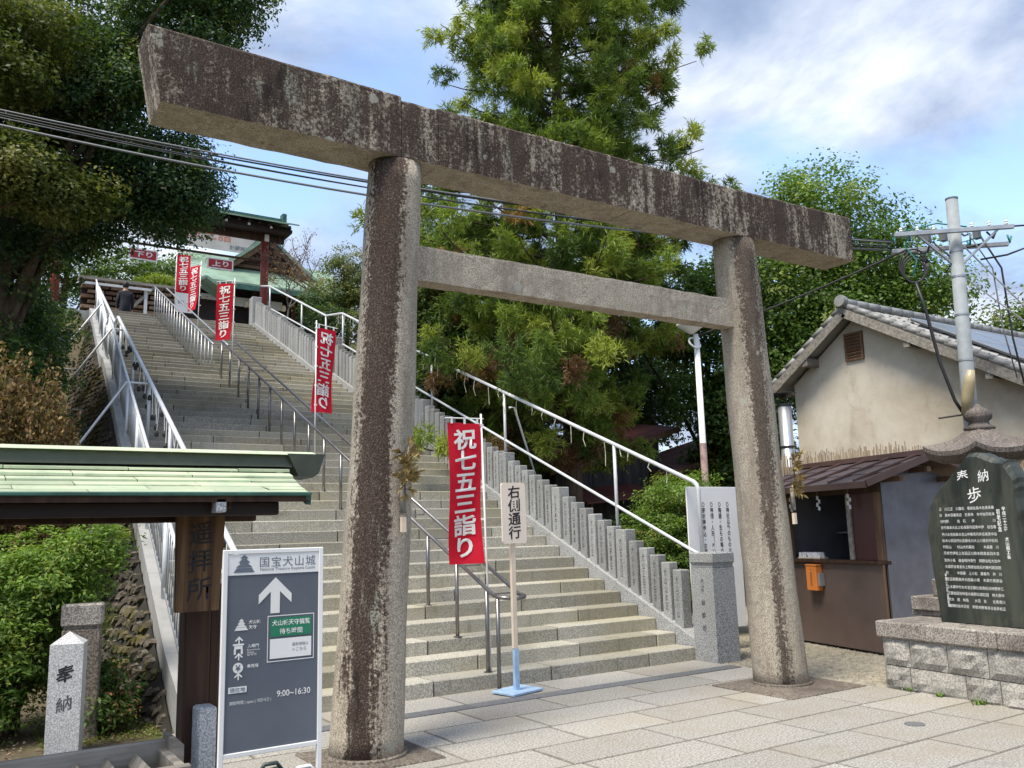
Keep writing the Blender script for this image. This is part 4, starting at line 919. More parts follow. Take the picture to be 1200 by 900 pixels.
for a, b in ((0.0, 0.65), (0.65, 1.3), (1.3, 1.98)):
    for z0, z1 in ((0.205, 0.452), (-0.04, 0.198)): O('plinth_block', MB().box(2.381, 2.412, a + 0.03, b + 0.02, z0, z1, 0.01), M['masonry'], mb_, world=False)
for a, b in ((-0.035, 1.20), (1.204, 2.42)): O('capping', MB().box(a, b, -0.035, 2.05, 0.457, 0.608, 0.014), M['cap'], mb_, world=False)
O('side_step', MB().box(-0.13, 0.36, 0.62, 1.1, 0.610, 0.665, 0.008), M['cap'], mb_, world=False); O('side_step', MB().box(-0.10, 0.36, 0.58, 1.1, 0.667, 0.80, 0.01), M['cap'], mb_, world=False); O('side_step', MB().box(0.10, 0.36, 0.66, 1.1, 0.802, 0.97, 0.01), M['cap'], mb_, world=False)
st = T('memorial_stele', 'dark green upright stone slab with white engraved columns and large characters', 'monument', WM[mb_] @ Vector((0.85, 0.40, 0.608)), RZM)
SO = Vector((0.85, 0.40, 0.608))
ol = [(0.43, 0.61), (0.40, 1.06), (0.38, 1.446), (0.44, 1.704), (0.528, 1.821), (0.661, 1.934), (0.751, 2.015), (0.821, 2.089), (0.884, 2.139), (0.95, 2.143), (1.015, 2.13), (1.101, 2.085), (1.155, 2.069), (1.241, 2.054), (1.265, 1.992), (1.323, 1.898), (1.318, 1.779), (1.332, 1.617), (1.318, 1.493), (1.29, 1.1), (1.262, 0.61)]
ol2 = []
for i in range(len(ol)):
    a, b = ol[i], ol[(i + 1) % len(ol)]; n_ = 3 if i < len(ol) - 1 else 6
    for k in range(n_): t_ = k / n_; ol2.append((a[0] + (b[0] - a[0]) * t_ + (R.uniform(-.006, .006) if 0.7 < a[1] else 0), max(0.61, a[1] + (b[1] - a[1]) * t_ + R.uniform(-.006, .006))))
sb = MB(); n_ = len(ol2); cx_, cz_ = 0.86, 1.3
def ins(p, k): return (cx_ + (p[0] - cx_) * k, cz_ + (p[1] - cz_) * k if p[1] > 0.62 else p[1])
rings = [(1.0, 0.215), (1.0, -0.0 + 0.03), (0.965, 0.0)]
rings = [(0.94, 0.24), (1.0, 0.19), (1.0, 0.05), (0.955, 0.0)]
for k, yy in rings: sb.v += [(ins(p, k)[0] - SO.x, 0.30 + yy - SO.y + (R.uniform(-.008, .008) if 0.01 < yy < .2 else 0), ins(p, k)[1] - SO.z) for p in ol2]
for r_ in range(3): sb.f += [(r_ * n_ + i, r_ * n_ + (i + 1) % n_, (r_ + 1) * n_ + (i + 1) % n_, (r_ + 1) * n_ + i) for i in range(n_)]
sb.f += [tuple(range(n_)), tuple(range(3 * n_, 4 * n_))]
sl_ = O('slab', sb, M['stele'], st, world=False)
def SP(x, z): return (x - SO.x, 0.2985 - SO.y, z - SO.z)
for ch_, x, z, h in (('奉', 0.827, 1.935, 0.115), ('納', 1.03, 1.93, 0.115), ('歩', 0.925, 1.762, 0.145)): TX('lettering', ch_, M['whiteink'], sl_, SP(x, z), (1, 0, 0), h=h, world=False, bold=0.004, slant=0.15)
TX('lettering', '平成二十三年　犬山商工会', M['whiteink'], sl_, SP(1.187, 1.42), (1, 0, 0), h=0.45, w=0.036, vertical=True, world=False, bold=0.02)
TX('lettering', '初老記念', M['whiteink'], sl_, SP(1.134, 1.53), (1, 0, 0), h=0.20, w=0.036, vertical=True, world=False, bold=0.02)
TX('lettering', '平成二十三年五月吉日', M['whiteink'], sl_, SP(0.545, 0.90), (1, 0, 0), h=0.30, w=0.022, vertical=True, world=False, bold=0.02)
KJ = '山田中村木川井上大小石本金三正高野松竹林森岡安水谷原島伊藤加佐吉長日比丹羽春青吉'
for zc in (1.56, 1.326, 1.09, 0.85):
    for k in range(4):
        z = zc + 0.085 - k * 0.057; n_c = 19; txt = ''
        for q in range(n_c): txt += '　' if (k == 2 and R.random() < 0.45) or (R.random() < 0.04) else R.choice(KJ)
        if k == 2: txt = KJ[3] + txt[1:-1] + KJ[5]
        TX('lettering', txt, M['whiteink'], sl_, SP(0.825, z), (1, 0, 0), w=0.55, h=0.030, world=False, bold=0.0)
lan = T('stone_lantern', 'old stone lantern with upswept roof and onion finial behind the stele', 'lantern', WM[mb_] @ Vector((0.50, 1.10, 0.608)), RZM)
O('base', MB().lathe([(0.30, 0), (0.30, 0.10), (0.22, 0.16), (0.15, 0.18)], 6), M['lantern'], lan, world=False); O('shaft', MB().lathe([(0.13, 0.17), (0.12, 0.6), (0.13, 0.95)], 12), M['lantern'], lan, world=False, smooth=False)
O('platform', MB().lathe([(0.14, 0.94), (0.27, 1.03), (0.28, 1.12), (0.22, 1.14)], 6), M['lantern'], lan, world=False); O('fire_box', MB().lathe([(0.20, 1.13), (0.20, 1.50)], 6), M['lantern'], lan, world=False)
rf = MB(); n_ = 48; prof = [(0.0, 1.50), (0.40, 1.50), (0.55, 1.555), (0.56, 1.60), (0.40, 1.66), (0.25, 1.74), (0.13, 1.82), (0.0, 1.82)]
for (r_, z) in prof:
    for k in range(n_):
        t_ = 2 * math.pi * k / n_; c6 = (abs(((t_ / (math.pi / 3)) % 1) - 0.5) * 2) ** 3; rr = r_ * (0.90 + 0.14 * c6); lift = 0.07 * c6 * (r_ / 0.56) ** 2 if r_ > 0.3 else 0
        rf.v.append((rr * math.cos(t_), rr * math.sin(t_), z + lift))
rf.f = [(i * n_ + k, i * n_ + (k + 1) % n_, (i + 1) * n_ + (k + 1) % n_, (i + 1) * n_ + k) for i in range(len(prof) - 1) for k in range(n_)]
O('roof', rf, M['lantern'], lan, world=False); O('finial', MB().lathe([(0.13, 1.81), (0.15, 1.84), (0.10, 1.87), (0.09, 1.90), (0.125, 1.93), (0.13, 1.98), (0.10, 2.02), (0.04, 2.05), (0.025, 2.075), (0.0, 2.085)], 16), M['lantern'], lan, world=False, smooth=True)

# ------------------------------------------------------------------ booth (own frame)
RZB = math.atan2(-0.973, -0.23)
bo = T('amulet_booth', 'small brown booth with open counter window and lean sheet-metal gable roof', 'booth', (4.90, 2.03, 0), RZB)
BW, BD, BH = 1.75, 1.15, 1.98
O('front_panel', MB().box(0, BW, 0, 0.03, 0.02, 1.04, 0.003), M['booth'], bo, world=False); O('counter', MB().box(-0.02, BW + 0.01, -0.05, 0.12, 1.042, 1.085, 0.005), M['wood_dark'], bo, world=False)
for x in (0.0, BW - 0.07): O('corner_post', MB().box(x, x + 0.07, -0.008, 0.065, 1.0865, BH, 0.004), M['wood_brown'], bo, world=False)
O('lintel', MB().box(-0.01, BW + 0.01, -0.01, 0.06, BH - 0.085, BH + 0.02, 0.004), M['wood_dark'], bo, world=False)
O('side_wall', MB().box(BW - 0.028, BW + 0.004, 0.068, BD, 0.02, BH + 0.05), M['booth_side'], bo, world=False); O('side_wall', MB().box(-0.004, 0.028, 0.068, BD, 0.02, BH + 0.05), M['booth_side'], bo, world=False)
O('gable', MB().prism([(0.07, BH + 0.045), (BD, BH + 0.045), (BD * .55, BH + 0.27)], lambda u, v: (BW - 0.025, u, v), lambda u, v: (BW + 0.002, u, v)), M['booth_side'], bo, world=False)
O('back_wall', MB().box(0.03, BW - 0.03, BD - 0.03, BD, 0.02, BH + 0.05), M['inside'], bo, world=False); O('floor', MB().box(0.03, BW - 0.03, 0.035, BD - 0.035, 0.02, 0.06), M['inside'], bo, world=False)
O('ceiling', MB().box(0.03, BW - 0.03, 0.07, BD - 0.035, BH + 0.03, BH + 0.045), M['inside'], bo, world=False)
O('corner_trim', MB().box(BW - 0.012, BW + 0.012, -0.012, 0.02, 0.02, 1.04, 0.003), M['wood_brown'], bo, world=False)
O('sliding_panel', MB().box(1.27, BW - 0.075, 0.02, 0.045, 1.09, BH - 0.09), M['red_panel'], bo, world=False)
O('window_jamb', MB().box(1.20, 1.275, -0.005, 0.055, 1.09, BH - 0.09, 0.004), M['wood_grey'], bo, world=False); O('inner_shelf', MB().box(0.1, 1.6, 0.75, 1.05, 1.40, 1.42), M['wood_grey'], bo, world=False); O('inner_rod', MB().box(0.45, 0.46, 0.70, 0.71, 1.42, 1.80), M['wood_grey'], bo, world=False)
YRB, ZRB = 0.62, BH + 0.36; YEB, ZEB = -0.42, BH + 0.03
for s_, ye in ((-1, YEB), (1, 1.55)):
    ze = ZEB if s_ < 0 else ZRB - (ye - YRB) * (ZRB - ZEB) / (YRB - YEB)
    O('roof_board', MB().add([(-0.35, YRB, ZRB - 0.02), (BW + 0.30, YRB, ZRB - 0.02), (BW + 0.30, ye, ze - 0.02), (-0.35, ye, ze - 0.02), (-0.35, YRB, ZRB - 0.045), (BW + 0.30, YRB, ZRB - 0.045), (BW + 0.30, ye, ze - 0.045), (-0.35, ye, ze - 0.045)], [(0, 1, 2, 3), (4, 5, 6, 7), (0, 1, 5, 4), (1, 2, 6, 5), (2, 3, 7, 6), (3, 0, 4, 7)]), M['booth_trim'], bo, world=False)
    for j in range(3):
        f0, f1 = j / 3, (j + 1) / 3
        for i in range(6):
            xa, xb2 = -0.34 + i * 0.44, min(-0.34 + (i + 1) * 0.44 - 0.004, BW + 0.29); ya, yb = YRB + (ye - YRB) * f0, YRB + (ye - YRB) * f1; za, zb_ = ZRB + (ze - ZRB) * f0, ZRB + (ze - ZRB) * f1
            if xa > BW + 0.25: continue
            O('roof_sheet', MB().add([(xa, ya, za - 0.012), (xb2, ya, za - 0.012), (xb2, yb, zb_ + 0.004), (xa, yb, zb_ + 0.004), (xb2, yb, zb_ - 0.014), (xa, yb, zb_ - 0.014)], [(0, 1, 2, 3), (3, 2, 4, 5)]), M['booth_roof'], bo, world=False, recalc=False)
    for i in range(1, 6):
        xx = -0.34 + i * 0.44
        if xx < BW + 0.3: O('roof_batten', MB().bar((xx, YRB, ZRB + 0.008), (xx, ye, ze + 0.016), 0.035, 0.035, ch=0.004), M['booth_trim'], bo, world=False)
    O('eave_board', MB().box(-0.36, BW + 0.31, ye - 0.012 if s_ < 0 else ye - 0.004, ye + 0.004 if s_ < 0 else ye + 0.012, ze - 0.075, ze - 0.005), M['booth_trim'], bo, world=False)
    O('verge_board', MB().bar((BW + 0.315, YRB, ZRB - 0.02), (BW + 0.315, ye, ze - 0.025), 0.02, 0.085), M['booth_trim'], bo, world=False)
O('ridge_cap', MB().prism([(-0.07, -0.035), (0.07, -0.035), (0.055, 0.03), (-0.055, 0.03)], lambda u, v: (-0.37, YRB + u, ZRB + 0.02 + v), lambda u, v: (BW + 0.34, YRB + u, ZRB + 0.02 + v)), M['booth_trim'], bo, world=False)
for i in range(3): O('rafter_end', MB().box(BW + 0.01, BW + 0.29, 0.1 + i * 0.42, 0.16 + i * 0.42, BH - 0.02 + (0.16 if i == 1 else 0.05), BH + 0.04 + (0.16 if i == 1 else .05)), M['wood_brown'], bo, world=False)
for k, (x, z) in enumerate(((0.20, 1.90), (0.76, 1.90), (1.33, 1.90))):
    sd = T('paper_streamer', ('leftmost', 'middle', 'rightmost')[k] + ' white zigzag paper streamer under the booth eave', 'streamer', WM[bo] @ Vector((x, -0.06, z)), RZB, 'paper streamers under the booth eave')
    b = MB(); px_, pz_ = 0.0, 0.0
    for j in range(4):
        d = 0.03 if j % 2 else -0.005; b.add([(px_ + d - 0.02, -0.003 * j, pz_), (px_ + d + 0.022, -0.003 * j, pz_ - 0.012), (px_ + d + 0.022, -0.003 * j - 0.006, pz_ - 0.062), (px_ + d - 0.02, -0.003 * j - 0.006, pz_ - 0.05)], [(0, 1, 2, 3)]); pz_ -= 0.045
    O('paper', b, M['paper'], sd, world=False, recalc=False); O('string', MB().tube([(0, 0, 0), (0.0, 0.0, 0.05)], 0.004, 5), M['straw'], sd, world=False)
fb = T('fortune_box', 'orange wooden fortune slip box fixed on the booth front', 'box', WM[bo] @ Vector((0.56, -0.02, 0.69)), RZB)
O('case', MB().box(-0.10, 0.10, -0.085, 0.015, 0.0, 0.31, 0.006), M['orange'], fb, world=False); O('lid', MB().box(-0.105, 0.105, -0.09, 0.015, 0.312, 0.33, 0.003), M['orange'], fb, world=False); O('bracket', MB().box(0.103, 0.135, -0.06, 0.015, 0.06, 0.22), M['galv'], fb, world=False)
TX('lettering', '一回百円', M['redcable'], fb, (0.0, -0.0865, 0.16), (1, 0, 0), h=0.22, w=0.04, vertical=True, world=False, bold=0.015)
gd = T('amulet_tray', 'small tray of white wrapped amulets on the booth counter', 'tray', WM[bo] @ Vector((0.40, 0.03, 1.086)), RZB)
O('tray', MB().box(-0.20, 0.24, -0.04, 0.10, 0, 0.02, 0.003), M['wood_pale'], gd, world=False)
for k in range(16): O('packet', MB().obox((-0.17 + (k % 8) * 0.052 + R.uniform(-.01, .01), 0.0 + 0.05 * (k // 8), 0.05), (0.042, 0.035, 0.065), Matrix.Rotation(R.uniform(-.5, .5), 3, 'Z') @ Matrix.Rotation(R.uniform(-.4, .4), 3, 'Y')), M['paper'], gd, world=False)

# ------------------------------------------------------------------ white notice board behind the newel
nb = T('notice_board', 'tall white notice board with black vertical writing behind the newel post', 'notice board', (3.45, 2.10, 0))
pb = O('panel', MB().box(2.99 + 0.03, 3.95, 2.00, 2.02, 0.27, 2.045, 0.003), M['white'], nb)
for x in (3.2, 3.75): O('post', MB().box(x, x + 0.05, 2.022, 2.07, 0.0, 1.9), M['wood_brown'], nb)
for k, s_ in enumerate(('○神社以外のものは当該団体へお納め下さい。', '○陶器・生もの等の不燃物はお断り', '○神棚・人形（ぬいぐるみ）は別途', '○御祈祷申込・お問合せは社務所へ')):
    n_c = len(s_); TX('lettering', s_, M['black'], pb, (3.735 - k * 0.145, 1.9985, 1.85 - 0.0385 * 1.9 * n_c / 2), (1, 0, 0), h=0.073 * n_c, w=0.058, vertical=True, bold=0.018)

# ------------------------------------------------------------------ house on the right
ho = T('plaster_house', 'old house with stained beige plaster gable, grey tiled roof and solar panels', 'house', (12, 2.5, 0))
AY, AZ = 3.74, 5.50; YF, ZF = 5.62, 4.22; YN, ZN = -1.9, 5.50 - 0.575 * 5.64
GX = 9.35
O('gable_wall', MB().prism([(YF - 0.35, -0.2), (YN + 0.5, -0.2), (YN + 0.5, ZN + 0.10), (AY, AZ - 0.14), (YF - 0.35, ZF + 0.06)], lambda u, v: (GX, u, v), lambda u, v: (GX + 9, u, v)), M['plaster'], ho)
def roofpt(y): return AZ - (AY - y) * 0.575 if y < AY else AZ - (y - AY) * (AZ - ZF) / (YF - AY)
for ya, yb in ((AY, YF), (AY, YN)):
    za, zb_ = roofpt(ya), roofpt(yb)
    O('roof_slope', MB().add([(9.0, ya, za), (19, ya, za), (19, yb, zb_), (9.0, yb, zb_), (9.0, ya, za - 0.10), (19, ya, za - 0.10), (19, yb, zb_ - 0.10), (9.0, yb, zb_ - 0.10)], [(0, 1, 2, 3), (4, 5, 6, 7), (0, 1, 5, 4), (1, 2, 6, 5), (2, 3, 7, 6), (3, 0, 4, 7)]), M['tile'], ho)
    O('barge_board', MB().bar((8.985, ya, za - 0.11), (8.985, yb, zb_ - 0.11), 0.03, 0.16), M['wood_grey'], ho)
    L_ = math.hypot(yb - ya, zb_ - za); nt_ = int(L_ / 0.27)
    for k in range(nt_):
        f0, f1 = k / nt_, (k + 1) / nt_ + 0.01; p = (9.03, ya + (yb - ya) * f0, za + (zb_ - za) * f0 + 0.035); q_ = (9.03, ya + (yb - ya) * f1, za + (zb_ - za) * f1 + 0.06)
        O('verge_tile', MB().tube([p, q_], 0.062, 8), M['tile'], ho, smooth=True)
rows = MB()
for k in range(20):
    y = AY - 0.15 - k * 0.27
    if y < YN: break
    for i in range(34):
        x = 9.2 + i * 0.29; rows.tube([(x, y + 0.01, roofpt(y) + 0.012), (x, y - 0.27, roofpt(y - 0.27) + 0.035)], 0.05, 5, caps=True)
O('roof_tiles', rows, M['tile'], ho, kind='stuff', recalc=False)
for k in range(28): O('ridge_tile', MB().tube([(8.97 + k * 0.36, AY, AZ + 0.09), (8.97 + (k + 1) * 0.36 + 0.02, AY, AZ + 0.10)], 0.085, 10), M['tile'], ho, smooth=True)
O('ridge_end', MB().tube([(8.90, AY, AZ + 0.12), (9.02, AY, AZ + 0.10)], 0.115, 14), M['tile'], ho)
nx_, nz_ = 0.0, 0.0
for i in range(5):
    for j in range(2):
        x0, x1 = 10.0 + i * 1.65, 10.0 + (i + 1) * 1.65 - 0.03; ya, yb = 3.05 - j * 1.05, 3.05 - (j + 1) * 1.05 + 0.03
        P_ = [(x0, ya, roofpt(ya) + 0.15), (x1, ya, roofpt(ya) + 0.15), (x1, yb, roofpt(yb) + 0.15), (x0, yb, roofpt(yb) + 0.15)]
        s_o = O('solar_panel', MB().add(P_ + [(a, b, c - 0.05) for a, b, c in P_], [(0, 1, 2, 3), (4, 5, 6, 7), (0, 1, 5, 4), (1, 2, 6, 5), (2, 3, 7, 6), (3, 0, 4, 7)]), M['solar'], ho)
        for a, b in ((0, 1), (1, 2), (2, 3), (3, 0)): O('panel_frame', MB().bar(P_[a], P_[b], 0.03, 0.02), M['silver'], s_o)
for y in (2.55, 1.2, -0.2, 4.7): O('purlin_end', MB().box(8.99, 9.40, y - 0.06, y + 0.06, roofpt(y) - 0.30, roofpt(y) - 0.14), M['wood_grey'], ho)
vt = O('vent', MB().box(GX - 0.02, GX + 0.02, 3.64, 3.99, 4.56, 5.05), M['inside'], ho)
for k in range(7): O('louvre', MB().obox((GX - 0.03, 3.815, 4.60 + k * 0.066), (0.03, 0.31, 0.045), Matrix.Rotation(-0.6, 3, 'Y')), M['wood_brown'], vt)
for (y0, y1, z0, z1) in ((3.62, 3.66, 4.54, 5.07), (3.97, 4.01, 4.54, 5.07), (3.66, 3.97, 5.03, 5.07), (3.66, 3.97, 4.54, 4.58)): O('vent_frame', MB().box(GX - 0.045, GX - 0.005, y0, y1, z0, z1), M['wood_brown'], vt)
fl = T('stove_flue', 'silver stove flue pipe with black cowl beside the plaster gable', 'flue', (7.5, 4.04, 0))
O('pipe', MB().tube([(7.5, 4.04, 0.0), (7.5, 4.04, 3.62)], 0.115, 16), M['silver'], fl, smooth=True)
for z in (2.86, 3.60): O('pipe_band', MB().tube([(7.5, 4.04, z), (7.5, 4.04, z + 0.03)], 0.128, 16), M['cable'], fl)
for k in range(6): a = k * math.pi / 3; O('cowl_bar', MB().tube([(7.5 + 0.12 * math.cos(a), 4.04 + 0.12 * math.sin(a), 3.60), (7.5 + 0.15 * math.cos(a), 4.04 + 0.15 * math.sin(a), 3.80)], 0.009, 5), M['cable'], fl)
O('cowl', MB().lathe([(0.05, 3.74), (0.23, 3.81), (0.23, 3.825), (0.10, 3.835)], 16, (7.5, 4.04, 0)), M['cable'], fl)
rs = T('reed_screen', 'weathered reed screen standing behind the booth roof', 'screen', (7.2, 1.8, 0))
O('backing', MB().box(7.21, 7.22, -2.2, 4.0, 0.0, 2.50), M['reed'], rs); rd = MB()
y = -2.2
while y < 4.0: hz = 2.70 + R.uniform(-.10, .05) - (0.10 if y < 1.6 else 0); rd.tube([(7.19 + R.uniform(-.008, .008), y, 0.0), (7.19 + R.uniform(-.015, .015), y + R.uniform(-.02, .02), hz)], 0.010, 4); y += 0.021
O('reeds', rd, M['reed'], rs, kind='stuff', recalc=False)
for z in (1.2, 2.3): O('tie_bar', MB().box(7.165, 7.18, -2.2, 4.0, z, z + 0.02), M['bark'], rs)

# ------------------------------------------------------------------ utility pole and cables
up = T('utility_pole', 'grey concrete utility pole with crossarm in front of the plaster house', 'utility pole', (8.0, 1.15, 0))
PX, PY = 8.0, 1.0
O('mast', MB().tube([(PX, PY + 0.1, 0), (PX, PY - 0.07, 6.45)], 0.125, 18, r1=0.09), M['pole'], up, smooth=True); O('mast_cap', MB().tube([(PX, PY - 0.07, 6.45), (PX, PY - 0.07, 6.475)], 0.094, 18), M['cable_grey'], up)
for z in (3.3, 3.9, 4.6, 5.2, 5.6): O('band', MB().tube([(PX, PY + 0.1 - 0.0264 * z, z), (PX, PY + 0.1 - 0.0264 * z, z + 0.03)], 0.125 - 0.0054 * z + 0.005, 18), M['galv'], up)
cA, cB = Vector((7.42, 1.62, 5.93)), Vector((8.50, 0.36, 5.86))
off_ = Vector((0.10, 0.09, 0)) * -1.4
O('crossarm', MB().bar(cA + off_, cB + off_, 0.055, 0.07, ch=0.008), M['galv'], up); O('crossarm', MB().bar(cA - off_ * 0.9 + Vector((0, 0, -0.16)), cB - off_ * 0.9 + Vector((0, 0, -0.16)), 0.06, 0.07, ch=0.008), M['galv'], up)
for s_ in (-0.55, 0.55): O('strut', MB().bar((PX, PY - 0.05, 5.35), Vector((PX, PY - 0.05, 5.86)) + (cB - cA).normalized() * s_ + off_, 0.035, 0.03), M['galv'], up)
for t_ in (0.06, 0.2, 0.34, 0.66, 0.8, 0.94): p = cA.lerp(cB, t_) + off_; O('insulator', MB().lathe([(0.015, 0.04), (0.028, 0.05), (0.018, 0.07), (0.028, 0.085), (0.012, 0.11)], 10, p), M['white'], up)
for k, (a0, rr, zc) in enumerate(((0.2, 0.30, 5.35), (0.5, 0.27, 5.32), (0.1, 0.33, 5.38), (0.8, 0.24, 5.30))):
    rr *= 0.8; c_ = Vector((7.5, 1.36, zc + 0.05)); pts = [c_ + Vector((0.55 * math.cos(t), -0.6 * math.cos(t), 0)) * rr * 0.95 + Vector((0, 0, math.sin(t) * rr)) for t in [a0 + i * 2 * math.pi / 22 for i in range(23)]]; O('cable_coil', MB().tube(pts, 0.014, 6), M['cable'], up, smooth=True)
for pts, r_, m_ in (([(7.45, 1.3, 5.95), (7.4, 1.42, 5.75), (7.5, 1.3, 5.5), (7.42, 1.35, 5.25)], 0.012, 'bluegreen'), ([(7.6, 1.5, 6.05), (7.9, 1.15, 6.12), (8.2, 0.85, 6.02)], 0.012, 'bluegreen'), ([(7.5, 1.36, 5.16), (7.58, 1.30, 4.75), (7.68, 1.22, 3.9), (7.80, 1.12, 3.3), (7.90, 1.04, 3.05)], 0.028, 'cable'),
    ([(8.45, 0.50, 5.95), (8.75, 0.25, 5.95), (8.85, 0.2, 5.65), (8.5, 0.45, 5.50), (8.2, 0.7, 5.45)], 0.016, 'cable'), ([(8.2, 0.7, 5.9), (8.42, 0.52, 5.3), (8.46, 0.5, 4.2), (8.60, 0.45, 3.2)], 0.014, 'cable'), ([(8.1, 0.8, 5.9), (8.32, 0.6, 5.3), (8.36, 0.58, 4.4), (8.44, 0.5, 3.6)], 0.010, 'cable_grey'),
    ([(7.85, 1.2, 5.8), (8.0, 1.0, 5.5), (7.9, 1.1, 5.3)], 0.014, 'cable')): O('lead', MB().tube(pts, r_, 6), M[m_], up, smooth=True)
for k in range(9):
    t0_ = R.uniform(0.02, 0.98); p = cA.lerp(cB, t0_) + off_ * R.uniform(-0.8, 1) + Vector((0, 0, R.uniform(-.12, .08))); q_ = cA.lerp(cB, min(1, max(0, t0_ + R.uniform(-.35, .35)))) + Vector((0, 0, R.uniform(-.35, .1)))
    O('lead', MB().tube([p, p.lerp(q_, .5) - Vector((0, 0, R.uniform(0.02, .16))), q_], R.choice((0.007, 0.010, 0.016)), 6), M[R.choice(('cable', 'cable', 'cable_grey', 'bluegreen'))], up, smooth=True)
for t0_ in (0.30, 0.44, 0.72): O('joint_box', MB().obox(cA.lerp(cB, t0_) + Vector((0, 0, -0.02)), (0.10, 0.09, 0.16), None, 0.01), M['cable_grey'], up)
O('guy_wire', MB().tube([(PX + 0.05, PY - 0.1, 5.75), (8.75, 0.0, 4.1), (9.2, -0.95, 2.55)], 0.012, 6), M['galv'], up); O('guy_wire', MB().tube([(PX + 0.05, PY - 0.1, 5.2), (8.75, 0.0, 4.0)], 0.010, 6), M['galv'], up)
O('guy_insulator', MB().lathe([(0.0, -0.07), (0.07, -0.04), (0.08, 0.0), (0.07, 0.04), (0.0, 0.07)], 10, (8.74, 0.02, 4.12)), M['white'], up, smooth=True)
O('bracket', MB().tube([(7.95, 1.02, 3.1), (7.62, 1.30, 3.05)], 0.015, 6), M['cable'], up)
sl2 = T('street_lamp', 'yellowed tube street lamp clamped low on the utility pole', 'street lamp', (7.80, 0.98, 3.1))
b = MB(); pts = [Vector((7.82, 1.0, 3.08)), Vector((7.80, 0.93, 3.30)), Vector((7.78, 0.86, 3.55)), Vector((7.77, 0.81, 3.72))]; b.tube(pts, [0.05, 0.085, 0.085, 0.05], 10); O('cover', b, M['lamp_glass'], sl2, smooth=True); O('clamp', MB().bar((7.83, 1.0, 3.10), (7.95, 1.08, 3.10), 0.06, 0.05), M['galv'], sl2)
def cable(a, b, sag, r, name, label, mat='cable'):
    a, b = Vector(a), Vector(b); pts = [a.lerp(b, i / 24) - Vector((0, 0, sag * 4 * (i / 24) * (1 - i / 24))) for i in range(25)]
    return tag(O(name, MB().tube(pts, r, 6), M[mat], smooth=True), label, 'cable', 'overhead cables from the utility pole')
lab = ['topmost of the bundled overhead cables crossing the left tree', 'second of the bundled overhead cables crossing the left tree', 'third of the bundled overhead cables crossing the left tree', 'fourth thin one of the bundled overhead cables crossing the left tree', 'lowest of the bundled overhead cables crossing the left tree']
for k, (dz0, dz1, sg, r_) in enumerate(((0.10, 0.02, 0.30, 0.012), (0.055, 0.05, 0.31, 0.012), (0.04, -0.05, 0.335, 0.010), (0.0, 0.0, 0.33, 0.008), (-0.10, -0.07, 0.345, 0.016))):
    cable((-5.6, 6.7, 7.22 + dz0), (7.50, 1.62 + 0.03 * k, 5.86 + dz1), sg, r_, 'overhead_cable', lab[k], 'cable_grey' if k in (0, 3, 4) else 'cable')
cable((7.6, 1.5, 5.75), (6.42, 5.0, 4.95), 0.05, 0.018, 'overhead_cable', 'single black cable dropping behind the right pillar to the lamp pole')

# white lamp pole
lp = T('lamp_pole', 'white lamp pole with rust at its foot rising behind the stone fence', 'lamp pole', (6.42, 5.0, 0))
O('pole', MB().tube([(6.42, 5.0, 0), (6.42, 5.0, 4.98)], 0.065, 12, r1=0.052), M['white'], lp, smooth=True); O('rust_patch', MB().tube([(6.42, 5.0, 2.28), (6.42, 5.0, 3.0)], 0.0625, 12, caps=False), m_plain('rusty_white', (0.52, 0.36, 0.33), 0.7, 0, 0.45, 9), lp, smooth=True)
O('shade', MB().lathe([(0.04, 4.98), (0.10, 5.02), (0.24, 5.12), (0.26, 5.16), (0.12, 5.20), (0.0, 5.21)], 18, (6.30, 5.0, 0)), M['white'], lp, smooth=True); O('ring', MB().tube([(6.42 + 0.13 * math.cos(i * .4) - 0.05, 5.0 + 0.05 * math.sin(i * .4), 4.82 + 0.10 * math.sin(i * .4)) for i in range(16)], 0.018, 6), M['white'], lp, smooth=True)

# ------------------------------------------------------------------ sheds behind the fence
def shed(name, label, pts_roof, yb, zbase, wall_x0, wall_x1):
    """lean-to shed: roof edge line in front plane from low left to high right, depth yb"""
    (xa, ya, za), (xb2, yb0, zb_) = pts_roof; t = T(name, label, 'shed', ((xa + xb2) / 2, ya + 1, zbase))
    n_ = 9; slope_back = 0.35
    for i in range(n_):
        f0, f1 = i / n_, (i + 1) / n_ - 0.004; p0 = Vector((xa + (xb2 - xa) * f0, ya, za + (zb_ - za) * f0)); p1 = Vector((xa + (xb2 - xa) * f1, ya, za + (zb_ - za) * f1)); bk_ = Vector((0.15, yb, slope_back))
        O('roof_sheet', MB().add([p0, p1, p1 + bk_, p0 + bk_, p0 - Vector((0, 0, .03)), p1 - Vector((0, 0, .03)), p1 + bk_ - Vector((0, 0, .03)), p0 + bk_ - Vector((0, 0, .03))], [(0, 1, 2, 3), (4, 5, 6, 7), (0, 1, 5, 4), (1, 2, 6, 5), (2, 3, 7, 6), (3, 0, 4, 7)]), M['roofred'], t)
    O('fascia', MB().bar((xa, ya - 0.02, za - 0.07), (xb2, ya - 0.02, zb_ - 0.07), 0.03, 0.12), M['wood_brown'], t)
    x = wall_x0; k = 0
    while x < wall_x1: zt_ = za + (zb_ - za) * (x - xa) / (xb2 - xa) - 0.06; O('wall_board', MB().box(x, x + 0.155, ya + 0.35 - (0.008 if k % 2 else 0), ya + 0.38, zbase - 0.2, zt_ + 0.06), M['board_dark'], t); x += 0.16; k += 1
    O('side_wall', MB().box(wall_x0, wall_x0 + 0.03, ya + 0.38, ya + yb, zbase - 0.2, za + 0.1), M['board_dark'], t); return t
